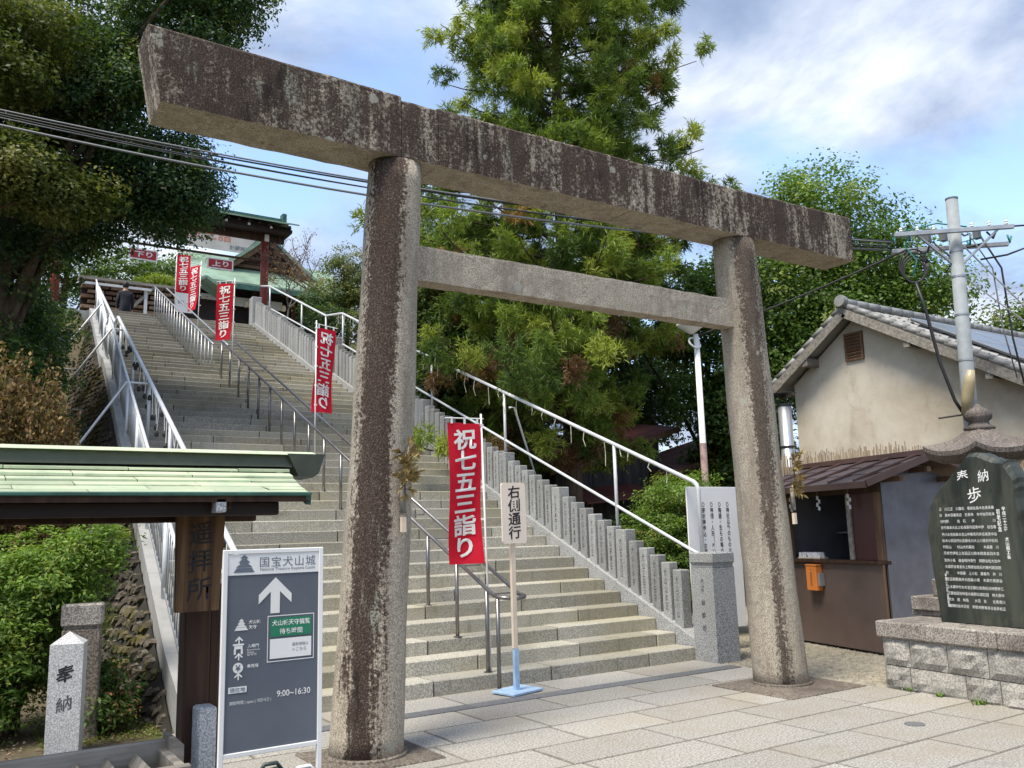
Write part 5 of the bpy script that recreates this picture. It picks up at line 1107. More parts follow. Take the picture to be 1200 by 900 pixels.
shed('garden_shed', 'dark board shed with rusty red lean-to roof, left one behind the fence', ((6.98, 10.5, 2.93), (11.2, 10.5, 4.13)), 2.2, 0.1, 7.4, 10.7)
shed('board_shed', 'dark board shed with red roof beside the white lamp pole', ((10.3, 10.2, 2.85), (14.2, 10.2, 3.93)), 2.0, 0.1, 11.2, 14.0)
lr = T('low_lean_to', 'low rusty lean-to roof in front of the left shed wall', 'lean-to', (8.4, 10.0, 0)); O('roof', MB().add([(7.37, 9.6, 2.14), (9.73, 9.6, 2.34), (9.73, 10.8, 2.66), (7.37, 10.8, 2.46), (7.37, 9.6, 2.10), (9.73, 9.6, 2.30), (9.73, 10.8, 2.62), (7.37, 10.8, 2.42)], [(0, 1, 2, 3), (4, 5, 6, 7), (0, 1, 5, 4), (1, 2, 6, 5), (2, 3, 7, 6), (3, 0, 4, 7)]), M['roofred'], lr)
for x in (7.5, 9.6): O('post', MB().box(x, x + 0.07, 9.65, 9.72, -0.1, 2.1), M['wood_dark'], lr)

# ------------------------------------------------------------------ gate, hall and others on the upper terrace
gt_ = T('shrine_gate', 'wooden shrine gate with green roof and faded red posts at the stair top', 'gate', (0.4, 20.75, PLAT))
for x in (-2.6, 3.33): O('post', MB().tube([(x, 20.75, PLAT - 0.01), (x, 20.75, 11.2)], 0.125, 14), M['vermilion'], gt_, smooth=True)
O('tie_beam', MB().box(-3.2, 3.95, 20.68, 20.82, 10.98, 11.2, 0.01), M['wood_dark'], gt_); O('sign_beam', MB().box(-2.6, 3.33, 20.72, 20.78, 10.28, 10.34), M['wood_dark'], gt_)
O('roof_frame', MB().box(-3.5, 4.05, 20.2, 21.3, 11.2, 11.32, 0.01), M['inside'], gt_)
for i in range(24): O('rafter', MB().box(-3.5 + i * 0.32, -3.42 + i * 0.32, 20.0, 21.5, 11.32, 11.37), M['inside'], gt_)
for s_ in (-1, 1):
    for j in range(3):
        f0, f1 = j / 3, (j + 1) / 3
        O('copper_course', MB().add([(-3.85, 20.75 + s_ * 0.9 * f0, 11.72 - 0.33 * f0), (4.12, 20.75 + s_ * 0.9 * f0, 11.72 - 0.33 * f0), (4.16, 20.75 + s_ * 0.9 * f1, 11.74 - 0.33 * f1), (-3.9, 20.75 + s_ * 0.9 * f1, 11.74 - 0.33 * f1), (-3.9, 20.75 + s_ * 0.9 * f1, 11.69 - 0.33 * f1), (4.16, 20.75 + s_ * 0.9 * f1, 11.69 - 0.33 * f1)], [(0, 1, 2, 3), (3, 2, 5, 4)]), M['copper_far'], gt_, recalc=False)
O('ridge', MB().box(-3.9, 4.0, 20.68, 20.82, 11.70, 11.82, 0.01), M['copper_edge'], gt_); O('ridge_ornament', MB().box(3.85, 4.0, 20.62, 20.88, 11.70, 12.0, 0.02), M['copper_edge'], gt_)
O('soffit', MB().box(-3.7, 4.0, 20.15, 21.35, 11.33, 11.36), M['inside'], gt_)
for k, x in enumerate((0.9, 1.9, 2.6, 3.3)): O('metal_fitting', MB().box(x, x + 0.07, 20.12, 20.16, 11.24, 11.30), M['white'], gt_)
O('fitting', MB().box(3.28, 3.42, 20.60, 20.62, 10.95, 11.18), M['white'], gt_)
def hang_sign(x0, z0, txt, label, tilt):
    t = T('direction_sign', label, 'sign', (x0 + 0.4, 20.55, z0), group='red direction signs under the gate'); Rm = Matrix.Translation((x0 + 0.4, 20.55, z0 + 0.16)) @ Matrix.Rotation(tilt, 4, 'Y')
    b = O('board', MB().box(-0.40, 0.40, -0.01, 0.015, -0.17, 0.17, 0, Rm), M['white'], t); O('field', MB().box(-0.355, 0.355, -0.016, -0.011, -0.13, 0.13, 0, Rm), M['redsign'], b); r_ = Rm.to_3x3() @ Vector((1, 0, 0)); u_ = Rm.to_3x3() @ Vector((0, 0, 1))
    TX('lettering', txt, M['whiteink'], b, Rm @ Vector((0, -0.022, 0)), r_, h=0.19, w=0.50, up=u_, bold=0.03, slant=0.08)
    for s_ in (-0.3, 0.3): O('wire', MB().tube([Rm @ Vector((s_, 0, 0.17)), (x0 + 0.4 + s_, 20.72, 10.3)], 0.006, 4), M['cable'], t)
hang_sign(-0.74, 9.76, '下り', 'red hanging sign for going down, left one near the dark tree', 0.03)
hang_sign(1.49, 9.80, '上り', 'red hanging sign for going up, right one before the hall roof', 0.0)
sw = T('plank_rack', 'rack of stacked wooden planks across the top left of the stairs', 'plank rack', (0.2, 24.5, PLAT))
O('frame_back', MB().box(-1.5, 1.75, 24.75, 24.80, PLAT, 10.15), M['inside'], sw); O('top_cap', MB().box(-1.6, 1.85, 24.35, 24.85, 10.05, 10.14), M['wood_grey'], sw); O('rail', MB().box(-1.5, 0.6, 24.30, 24.36, 9.86, 9.94), M['white_metal'], sw)
for j in range(12):
    x = -1.5 + (0.2 if j % 2 else 0); 
    while x < 1.65: w_ = R.uniform(0.36, 0.5); O('plank', MB().box(x, min(x + w_, 1.72), 24.5 - j * 0.0, 24.74, PLAT + 0.10 + j * 0.175, PLAT + 0.205 + j * 0.175, 0.006), M['wood_brown'] if R.random() < .4 else M['wood_plank'], sw); x += w_ + 0.05
O('prop', MB().bar((-0.3, 24.42, PLAT + 0.9), (0.72, 24.42, 10.05), 0.05, 0.10), M['wood_grey'], sw); O('prop', MB().box(0.40, 0.50, 24.38, 24.45, PLAT, 9.95), M['white_metal'], sw)
# hall
ha = T('shrine_hall', 'shrine hall with pale green copper roof and timber gable behind the gate', 'hall', (5.4, 28, PLAT))
O('body', MB().box(2.6, 8.6, 28.0, 33.0, PLAT, 11.5), M['inside'], ha)
for x in (2.6, 3.9, 5.0, 6.6, 7.9): O('column', MB().box(x, x + 0.18, 27.7, 27.9, PLAT, 11.3), M['wood_dark'], ha)
O('lower_roof', MB().add([(1.9, 26.4, 11.20), (9.2, 26.4, 11.20), (8.6, 29.0, 12.95), (2.9, 29.0, 12.95), (1.9, 26.4, 11.05), (9.2, 26.4, 11.05), (8.6, 29.0, 12.7), (2.9, 29.0, 12.7)], [(0, 1, 2, 3), (4, 5, 6, 7), (0, 1, 5, 4), (1, 2, 6, 5), (2, 3, 7, 6), (3, 0, 4, 7)]), M['copper_far'], ha)
O('eave_fascia', MB().box(1.9, 9.2, 26.36, 26.42, 10.93, 11.12), M['copper_edge'], ha)
for s_ in (-1, 1):
    prv = None
    for i in range(7):
        f0, f1 = i / 6, (i + 1) / 6
        if i == 6: break
        cur = lambda f: (5.55 + s_ * (0.05 + 2.35 * f), 13.75 - 1.95 * (f ** 0.82))
        (xa, za), (xb2, zb_) = cur(f0), cur(f1); O('gable_roof', MB().add([(xa, 27.4, za), (xb2, 27.4, zb_), (xb2, 33, zb_), (xa, 33, za), (xa, 27.4, za - 0.16), (xb2, 27.4, zb_ - 0.16), (xb2, 33, zb_ - .16), (xa, 33, za - .16)], [(0, 1, 2, 3), (4, 5, 6, 7), (0, 1, 5, 4), (1, 2, 6, 5), (2, 3, 7, 6), (3, 0, 4, 7)]), M['copper_far'], ha)
        O('bargeboard', MB().bar((xa, 27.5, za - 0.28), (xb2, 27.5, zb_ - 0.28), 0.06, 0.20), M['wood_brown'], ha)
O('gable_wall', MB().prism([(3.6, 12.0), (7.5, 12.0), (5.55, 13.4)], lambda u, v: (u, 27.9, v), lambda u, v: (u, 28.0, v)), M['wood_dark'], ha)
for z, h_ in ((12.25, 1.5), (12.6, 1.0), (12.95, 0.55)): O('gable_beam', MB().box(5.55 - h_, 5.55 + h_, 27.78, 27.88, z, z + 0.12), M['wood_brown'], ha)
for k in range(5): O('hanging_lantern', MB().lathe([(0.04, 0.0), (0.10, 0.04), (0.10, 0.22), (0.04, 0.27)], 10, (3.1 + k * 0.75, 27.2, 10.45)), M['paper'] if k % 2 else M['wood_pale'], ha)
O('offering_table', MB().box(3.4, 5.2, 27.1, 27.4, PLAT, PLAT + 0.9, 0.02), M['wood_brown'], ha); O('curtain', MB().box(3.0, 6.2, 27.66, 27.69, 10.6, 10.95), M['paper'], ha)
O('ridge', MB().box(5.43, 5.67, 27.3, 33, 13.62, 13.85, 0.02), M['copper_edge'], ha); O('ridge_ornament', MB().box(5.35, 5.75, 27.15, 27.32, 13.5, 13.95, 0.03), M['copper_edge'], ha)
po = T('porch_roof', 'small curved porch gable in front of the hall, behind the red banners', 'porch', (2.6, 25.6, PLAT))
for s_ in (-1, 1): O('roof', MB().bar((2.55, 25.6, 10.85), (2.55 + s_ * 1.0, 25.6, 10.25), 1.2, 0.10), M['copper_far'], po); O('post', MB().box(2.5 + s_ * 0.75, 2.6 + s_ * 0.75, 25.1, 25.2, PLAT, 10.4), M['wood_dark'], po)
O('panel', MB().box(1.8, 3.3, 26.1, 26.15, PLAT, 10.3), M['inside'], po)
wn_ = T('paper_notice', 'small white notice leaning by the top centre handrail', 'notice', (0.85, 20.6, PLAT)); O('sheet', MB().box(0.62, 1.12, 20.60, 20.62, PLAT + 0.35, PLAT + 0.95), M['paper'], wn_); O('stand', MB().box(0.85, 0.89, 20.625, 20.66, PLAT, PLAT + 0.8), M['wood_grey'], wn_)
TX('lettering', '御案内\n受付はこちら', M['greyink'], wn_, (0.87, 20.597, PLAT + 0.66), (1, 0, 0), w=0.36)
fn = T('festival_banner', 'large faded white festival banner with orange lettering strung behind the gate', 'banner', (4.2, 31.5, PLAT))
O('cloth', MB().box(1.4, 6.15, 31.5, 31.52, 14.05, 15.15), m_plain('faded_banner', (0.50, 0.46, 0.44), 0.8, 0, 0.25, 1.2), fn)
for x in (1.3, 6.2): O('mast', MB().tube([(x, 31.6, PLAT), (x, 31.6, 15.3)], 0.04, 8), M['galv'], fn)
TX('lettering', '七五三詣', M['redink'], fn, (3.9, 31.49, 14.72), (1, 0, 0), w=2.4, h=0.5); TX('lettering', '針綱神社', M['greyink'], fn, (5.5, 31.49, 14.25), (1, 0, 0), w=0.9, bold=0.01)

# person at the top of the stairs, seen from behind
pe = T('person', 'person in a dark suit seen from behind at the stair top', 'person', (-0.40, 23.0, PLAT))
def person_mesh():
    J = [((0, 0, 0.92), .15), ((0, 0, 1.08), .145), ((0, 0.01, 1.28), .165), ((0, 0.0, 1.40), .12), ((0, -0.0, 1.47), .055), ((0, 0.01, 1.55), .075), ((0, 0.02, 1.64), .085), ((0, 0.02, 1.70), .055),
         ((0.17, 0, 1.37), .07), ((0.235, 0.0, 1.12), .052), ((0.22, 0.06, 0.90), .042), ((0.215, 0.09, 0.82), .035), ((-0.17, 0, 1.37), .07), ((-0.235, -0.02, 1.12), .052), ((-0.235, 0.02, 0.89), .042), ((-0.23, 0.05, 0.81), .035),
         ((0.09, 0.02, 0.85), .095), ((0.10, 0.12, 0.48), .07), ((0.10, 0.03, 0.10), .052), ((0.10, 0.14, 0.04), .04), ((-0.09, -0.02, 0.85), .095), ((-0.10, -0.03, 0.48), .07), ((-0.10, -0.18, 0.11), .052), ((-0.10, -0.06, 0.04), .04)]
    E_ = [(0, 1), (1, 2), (2, 3), (3, 4), (4, 5), (5, 6), (6, 7), (3, 8), (8, 9), (9, 10), (10, 11), (3, 12), (12, 13), (13, 14), (14, 15), (0, 16), (16, 17), (17, 18), (18, 19), (0, 20), (20, 21), (21, 22), (22, 23)]
    m = bpy.data.meshes.new('body'); m.from_pydata([j[0] for j in J], E_, []); o = bpy.data.objects.new('body_tmp', m); COL.objects.link(o)
    md = o.modifiers.new('skin', 'SKIN'); sv = m.skin_vertices[0].data
    for i, (p, r_) in enumerate(J): sv[i].radius = (r_ * (1.25 if i in (1, 2) else 1), r_ * (0.8 if i < 4 else 1)); 
    sv[0].use_root = True; o.modifiers.new('sub', 'SUBSURF').levels = 2
    dg = bpy.context.evaluated_depsgraph_get(); r = bpy.data.meshes.new_from_object(o.evaluated_get(dg)); bpy.data.objects.remove(o); return r
bm_ = person_mesh(); bm_.name = 'body'; bm_.materials.clear(); bm_.materials.append(M['suit']); bm_.materials.append(M['skin'])
for p in bm_.polygons: p.material_index = 1 if (p.center.z > 1.45 or (p.center.z < 0.855 and abs(p.center.x) > 0.19)) else 0; p.use_smooth = True
O('body', bm_, None, pe, world=False, recalc=False)
hr = MB(); hr.lathe([(0.0, -0.10), (0.07, -0.09), (0.096, -0.03), (0.098, 0.04), (0.075, 0.09), (0.03, 0.112), (0, 0.115)], 14, (0, 0.0, 1.645)); O('hair', hr, M['hair'], pe, world=False, smooth=True)

# ------------------------------------------------------------------ dry branches tied to the pillars
def pine_bundle(name, label, base, outdir, seed, twigs=26, s=1.0):
    rng = random.Random(seed); t = T(name, label, 'branch', base, group='dry branch offerings tied to the gate pillars'); b = MB(); st_ = MB(); B = Vector(base); od = Vector(outdir).normalized(); sd_ = Vector((0, 0, 1)).cross(od)
    st_.tube([B, B + Vector((0, 0, .2)) * s + od * .05, B + Vector((0, 0, .48)) * s + od * .06 + sd_ * .08], 0.008, 6)
    for k in range(twigs):
        z = rng.uniform(0.08, 0.46) * s; p = B + Vector((0, 0, z)) + od * 0.05; d = (sd_ * rng.uniform(-1, 1) + od * rng.uniform(0.1, 0.8) + Vector((0, 0, rng.uniform(-.5, .9)))).normalized()
        l = rng.uniform(0.05, 0.13) * s; q = p + d * l; st_.tube([p, q], 0.004, 4)
        for j in range(6):
            e = (d + Vector((rng.uniform(-1, 1), rng.uniform(-1, 1), rng.uniform(-1, 1))) * 0.8).normalized(); w = e.cross(Vector((rng.random(), rng.random(), rng.random()))).normalized() * 0.012
            o_ = p.lerp(q, rng.uniform(.4, 1)); b.add([o_, o_ + e * .035 + w, o_ + e * .075, o_ + e * .035 - w], [(0, 1, 2, 3)])
    O('twigs', st_, M['bark'], t); O('dry_leaves', b, M['straw'], t, kind='stuff', recalc=False)
    O('bamboo_holder', MB().tube([B + Vector((0, 0, -0.10)) + od * .03, B + Vector((0, 0, .12)) + od * .03], 0.022, 8), M['wood_grey'], t, smooth=True); O('wooden_tag', MB().obox(B + Vector((0, 0, -0.18)) + od * .03, (0.036, 0.03, 0.11)), M['wood_pale'], t); return t
pine_bundle('dry_branch', 'dry yellow branch in a holder on the dark left pillar', (-2.035, -0.235, 1.80), (0.15, -1, 0), 3, 28, 0.85)
pine_bundle('dry_branch', 'dry brown branch in a holder on the pale right pillar', (2.28, -0.215, 1.78), (0.45, -0.9, 0), 4, 24, 0.9)

# ------------------------------------------------------------------ vegetation
def quads_mesh(name, V, F, C, mat):
    """V (n,3), F (m,4), C (n,3)"""
    m = bpy.data.meshes.new(name); n, k = len(V), len(F)
    m.vertices.add(n); m.vertices.foreach_set('co', np.ascontiguousarray(V, np.float32).ravel())
    m.loops.add(k * 4); m.loops.foreach_set('vertex_index', np.ascontiguousarray(F, np.int32).ravel())
    m.polygons.add(k); m.polygons.foreach_set('loop_start', np.arange(0, k * 4, 4, dtype=np.int32)); m.update(calc_edges=True)
    at = m.attributes.new('tint', 'FLOAT_COLOR', 'POINT'); c4 = np.ones((n, 4), np.float32); c4[:, :3] = C; at.data.foreach_set('color', c4.ravel())
    m.materials.append(mat); return m
def unit(a): return a / (np.linalg.norm(a, axis=1, keepdims=True) + 1e-9)
def leaf_quads(P, Nn, size, aspect, col, rng, fold=0.25, Adir=None):
    n = len(P); Nn = unit(Nn); rnd = unit(rng.normal(size=(n, 3))) if Adir is None else unit(Adir + 0.35 * rng.normal(size=(n, 3)))
    A = unit(rnd - Nn * (rnd * Nn).sum(1, keepdims=True)); B = np.cross(Nn, A); s = size * rng.uniform(0.65, 1.25, (n, 1)); w = s * aspect
    V = np.stack([P - A * s * .5, P + B * w * .5 + Nn * s * fold * .3, P + A * s * .5, P - B * w * .5 + Nn * s * fold * .3], 1).reshape(-1, 3)
    F = np.arange(n * 4).reshape(n, 4); C = np.repeat(col, 4, 0); return V, F, C
def blob_clusters(blobs, ncl, rng, shell=2.6):
    wts = np.array([b[3] * b[4] + b[4] * b[5] + b[3] * b[5] for b in blobs]); wts = wts / wts.sum(); pick = rng.choice(len(blobs), ncl, p=wts)
    Bc = np.array([b[:3] for b in blobs])[pick]; Br = np.array([b[3:6] for b in blobs])[pick]; d = unit(rng.normal(size=(ncl, 3))); rho = rng.random((ncl, 1)) ** (1 / shell)
    wob = 1 + 0.18 * np.sin(d[:, :1] * 5 + Bc[:, :1] * 3) * np.cos(d[:, 2:3] * 4 + Bc[:, 1:2])
    return Bc + d * rho * Br * wob, d
def crown(name, blobs, ncl, nper, cr, size, palette, seed, parent, mat='leaf', aspect=0.55, flat=0.55, up=0.8, shell=2.6, droop=0.0, tintvar=0.25, kind='stuff'):
    rng = np.random.default_rng(seed); Cc, D = blob_clusters(blobs, ncl, rng, shell)
    rad = cr * rng.uniform(0.6, 1.35, ncl); idx = np.repeat(np.arange(ncl), nper); n = len(idx)
    off = np.clip(rng.normal(size=(n, 3)), -1.45, 1.45) * np.array([1, 1, flat]) * 0.55; P = Cc[idx] + off * rad[idx, None]
    P[:, 2] -= droop * (off[:, 0] ** 2 + off[:, 1] ** 2) * rad[idx]
    N_ = D[idx] * 0.45 + off * 0.5 + np.array([0, 0, up]) + rng.normal(size=(n, 3)) * 0.55
    pal = np.array([p[:3] for p in palette]); pw = np.array([p[3] for p in palette]); pw = pw / pw.sum(); cl_c = pal[rng.choice(len(pal), ncl, p=pw)]
    col = cl_c[idx] * 0.75 + 0.25 * pal[rng.choice(len(pal), n, p=pw)]; col = col * rng.uniform(1 - tintvar, 1 + tintvar, (n, 1))
    V, F, C = leaf_quads(P, N_, size, aspect, col, rng); return O(name, quads_mesh(name, V, F, C, M[mat]), None, parent, recalc=False, kind=kind)
def limbs(base, top, r0, blobs, seed, parent, mat='bark', nb=12, name='trunk', r_limb=0.35):
    rng = random.Random(seed); b = MB(); B, Tp = Vector(base), Vector(top); pts = []; m = 7
    for i in range(m + 1): f = i / m; pts.append(B.lerp(Tp, f) + Vector((rng.uniform(-1, 1), rng.uniform(-1, 1), 0)) * r0 * 0.5 * (f > 0))
    b.tube(pts, [r0 * (1.25 if i == 0 else 1 - 0.75 * i / m) for i in range(m + 1)], 12); tr = O(name, b, M[mat], parent, smooth=True)
    lb = MB()
    for k in range(nb):
        bl = blobs[k % len(blobs)]; f = rng.uniform(0.3, 0.95); p = B.lerp(Tp, f); q = Vector(bl[:3]) + Vector((rng.uniform(-.7, .7) * bl[3], rng.uniform(-.7, .7) * bl[4], rng.uniform(-.5, .7) * bl[5])); mid = p.lerp(q, .5) + Vector((0, 0, 0.12 * (q - p).length))
        lb.tube([p, p.lerp(mid, .5) + Vector((rng.uniform(-.1, .1), rng.uniform(-.1, .1), 0.05)), mid, q], [r0 * r_limb, r0 * r_limb * .75, r0 * r_limb * .5, r0 * .07], 7)
    O('limbs', lb, M[mat], parent, smooth=True); return tr
def tree(name, label, cat, base, top, r0, blobs, ncl, nper, cr, size, palette, seed, group=None, nb=12, **k):
    t = T(name, label, cat, base, group=group); limbs(base, top, r0, blobs, seed, t, nb=nb); crown('crown', blobs, ncl, nper, cr, size, palette, seed, t, **k); return t
DARKG = [(0.034, 0.074, 0.034, 3), (0.050, 0.102, 0.040, 3), (0.085, 0.135, 0.036, 2), (0.15, 0.185, 0.05, 1)]
MIDG = [(0.065, 0.125, 0.026, 3), (0.10, 0.17, 0.034, 3), (0.15, 0.22, 0.045, 2), (0.04, 0.08, 0.02, 1)]
BRIGHT = [(0.13, 0.225, 0.036, 3), (0.18, 0.28, 0.045, 2), (0.08, 0.15, 0.026, 2), (0.25, 0.29, 0.06, 1)]
OLIVE = [(0.13, 0.155, 0.036, 3), (0.085, 0.115, 0.026, 3), (0.21, 0.21, 0.06, 2), (0.05, 0.08, 0.02, 2)]

# big dark evergreen over the left of the stairs
lb_ = [(-3.9, 9.7, 9.9, 1.7, 1.5, 1.4), (-2.1, 8.6, 10.4, 1.3, 1.2, 1.1), (-1.55, 8.1, 10.9, 0.95, 0.9, 0.9), (-3.4, 9.9, 7.9, 1.5, 1.3, 0.9), (-2.1, 9.0, 7.95, 1.1, 1.0, 0.9), (-1.8, 8.8, 7.35, 0.72, 0.8, 0.5), (-4.4, 9.9, 6.5, 1.2, 1.2, 1.1), (-3.15, 10, 6.8, 0.7, 0.8, 0.42), (-5.8, 9.5, 9.2, 1.8, 1.6, 2.2), (-4.7, 10.4, 5.2, 1.1, 1.0, 1.0), (-3.0, 8.8, 9.0, 1.2, 1.1, 0.9), (-1.95, 9.0, 6.98, 0.45, 0.5, 0.32), (-2.6, 9.4, 7.25, 0.6, 0.6, 0.35)]
tree('evergreen_tree', 'huge dark evergreen tree filling the top left above the stairs', 'tree', (-5.0, 10.2, hill(-5.0, 10.2) - 0.1), (-3.8, 9.2, 9.6), 0.30, lb_, 1600, 122, 0.40, 0.082, DARKG, 21, nb=22, flat=0.5, aspect=0.5)
tree('olive_tree', 'olive green leafy branches at the left edge, lit look put into leaf colour', 'tree', (-6.2, 8.0, hill(-6.2, 8) - 0.1), (-5.2, 8.0, 6.6), 0.16, [(-4.5, 7.6, 6.8, 1.05, 0.9, 0.55), (-5.0, 7.7, 8.3, 1.2, 0.9, 0.45), (-3.7, 7.7, 6.55, 0.7, 0.6, 0.40), (-4.2, 7.9, 9.2, 0.9, 0.7, 0.4)], 330, 130, 0.34, 0.075, OLIVE, 22, nb=3, flat=0.42)  # lighter olive leaf colours stand in for sunlit clumps of the left tree
# weeping brown-leaved tree
def weeping(name, label, base, h, rx, seed):
    rng = np.random.default_rng(seed); t = T(name, label, 'tree', base); B = np.array(base); limbs(base, (base[0], base[1], base[2] + h * 0.9), 0.09, [(base[0], base[1], base[2] + h * .9, rx * .7, rx * .7, .3)], seed, t, nb=8)
    ns = 300; a = rng.uniform(0, 2 * np.pi, ns); rr = rx * np.sqrt(rng.random(ns)); Vv, Ff, Cc = [], [], []; P = []; A = []
    for i in range(ns):
        top = B + np.array([rr[i] * np.cos(a[i]), rr[i] * np.sin(a[i]), h * (1 - 0.25 * (rr[i] / rx) ** 2) * rng.uniform(0.85, 1.03)]); L_ = rng.uniform(0.45, 0.95) * h; k = int(L_ / 0.022); tt = rng.random(k)
        P.append(top + np.stack([0.06 * np.sin(tt * 6 + i), 0.06 * np.cos(tt * 5 + i), -tt * L_], 1) + rng.normal(size=(k, 3)) * 0.025); A.append(np.tile([0, 0, -1.0], (k, 1)))
    P = np.concatenate(P); A = np.concatenate(A); n = len(P); pal = np.array([(0.19, 0.12, 0.05), (0.13, 0.07, 0.035), (0.22, 0.17, 0.06), (0.09, 0.075, 0.025), (0.26, 0.17, 0.08)]); col = pal[rng.choice(5, n)] * rng.uniform(.7, 1.3, (n, 1))
    V, F, C = leaf_quads(P, rng.normal(size=(n, 3)), 0.062, 0.5, col, rng, Adir=A); O('crown', quads_mesh('crown', V, F, C, M['dryleaf']), None, t, recalc=False, kind='stuff')
weeping('weeping_tree', 'weeping tree with brown autumn leaves at the left behind the copper roof', (-4.28, 5.25, hill(-4.28, 5.25)), 3.62, 0.72, 31)

# shrubs
def shrub(name, label, blobs, ncl, nper, cr, size, pal, seed, cat='shrub', nst=10, **k):
    gz = min(b[2] - b[5] for b in blobs); b0 = blobs[0]; base = (b0[0], b0[1], max(hill(b0[0], b0[1]), 0) - 0.03); t = T(name, label, cat, base); rng = random.Random(seed); st_ = MB()
    for i in range(nst): bl = blobs[i % len(blobs)]; q = Vector(bl[:3]) + Vector((rng.uniform(-.6, .6) * bl[3], rng.uniform(-.6, .6) * bl[4], rng.uniform(-.2, .7) * bl[5])); st_.tube([Vector(base) + Vector((rng.uniform(-.15, .15), rng.uniform(-.15, .15), 0)), Vector(base).lerp(q, .5) + Vector((0, 0, .1)), q], [0.016, 0.012, 0.005], 6)
    O('stems', st_, M['bark'], t, smooth=True); crown('foliage', blobs, ncl, nper, cr, size, pal, seed, t, **k); return t
shrub('leafy_shrub', 'bright green leafy shrub behind the stone markers at left', [(-4.35, 2.55, 1.05, 0.62, 0.55, 0.62), (-3.95, 2.35, 1.30, 0.40, 0.40, 0.36), (-4.55, 2.4, 0.45, 0.55, 0.45, 0.42), (-4.0, 2.75, 0.75, 0.38, 0.4, 0.5), (-3.72, 2.30, 1.52, 0.24, 0.26, 0.20)], 760, 60, 0.16, 0.050, BRIGHT, 41, aspect=0.38, flat=0.45, up=1.0)
shrub('low_shrub', 'small shrub with reddish leaf tips between the dark marker and the wall', [(-3.55, 2.30, 0.36, 0.20, 0.22, 0.24), (-3.62, 2.1, 0.2, 0.2, 0.2, 0.16)], 70, 45, 0.12, 0.055, [(0.06, 0.12, 0.022, 4), (0.09, 0.16, 0.03, 2), (0.30, 0.13, 0.07, 1)], 42, aspect=0.38)
shrub('fence_shrub', 'feathery light green shrub growing behind the fence beside the notice board', [(4.4, 3.5, 1.95, 0.72, 0.62, 0.42), (4.0, 3.6, 1.45, 0.60, 0.6, 0.5), (4.7, 3.3, 1.35, 0.55, 0.6, 0.62), (4.3, 3.5, 0.8, 0.7, 0.6, 0.6)], 760, 65, 0.19, 0.052, BRIGHT + [(0.26, 0.18, 0.06, 0.5)], 43, aspect=0.36, flat=0.45, up=1.0)
shrub('terrace_bush', 'clipped round bush beside the upper part of the stone fence', [(3.7, 17.0, 8.0, 0.55, 0.6, 0.5), (3.6, 15.6, 7.2, 0.5, 0.6, 0.5)], 160, 60, 0.20, 0.06, DARKG, 44, nst=6)
shrub('yellow_bush', 'yellow green bush behind the planks at the stair top', [(1.2, 26.4, 10.5, 0.8, 0.6, 0.55)], 130, 70, 0.25, 0.08, [(0.22, 0.27, 0.03, 3), (0.14, 0.2, 0.025, 2)], 45, nst=5)

shrub('slope_shrub', 'dark green bush on the slope below the big evergreen, left of the braces', [(-4.3, 9.4, 3.7, 1.0, 0.9, 1.1), (-5.3, 8.6, 2.8, 1.1, 0.9, 1.3), (-3.75, 11.6, 5.0, 0.8, 0.9, 1.0), (-3.45, 13.5, 5.8, 0.7, 0.9, 0.9), (-4.3, 7.9, 2.0, 0.8, 0.8, 1.0)], 520, 90, 0.32, 0.085, DARKG + MIDG[:2], 46, nst=14)
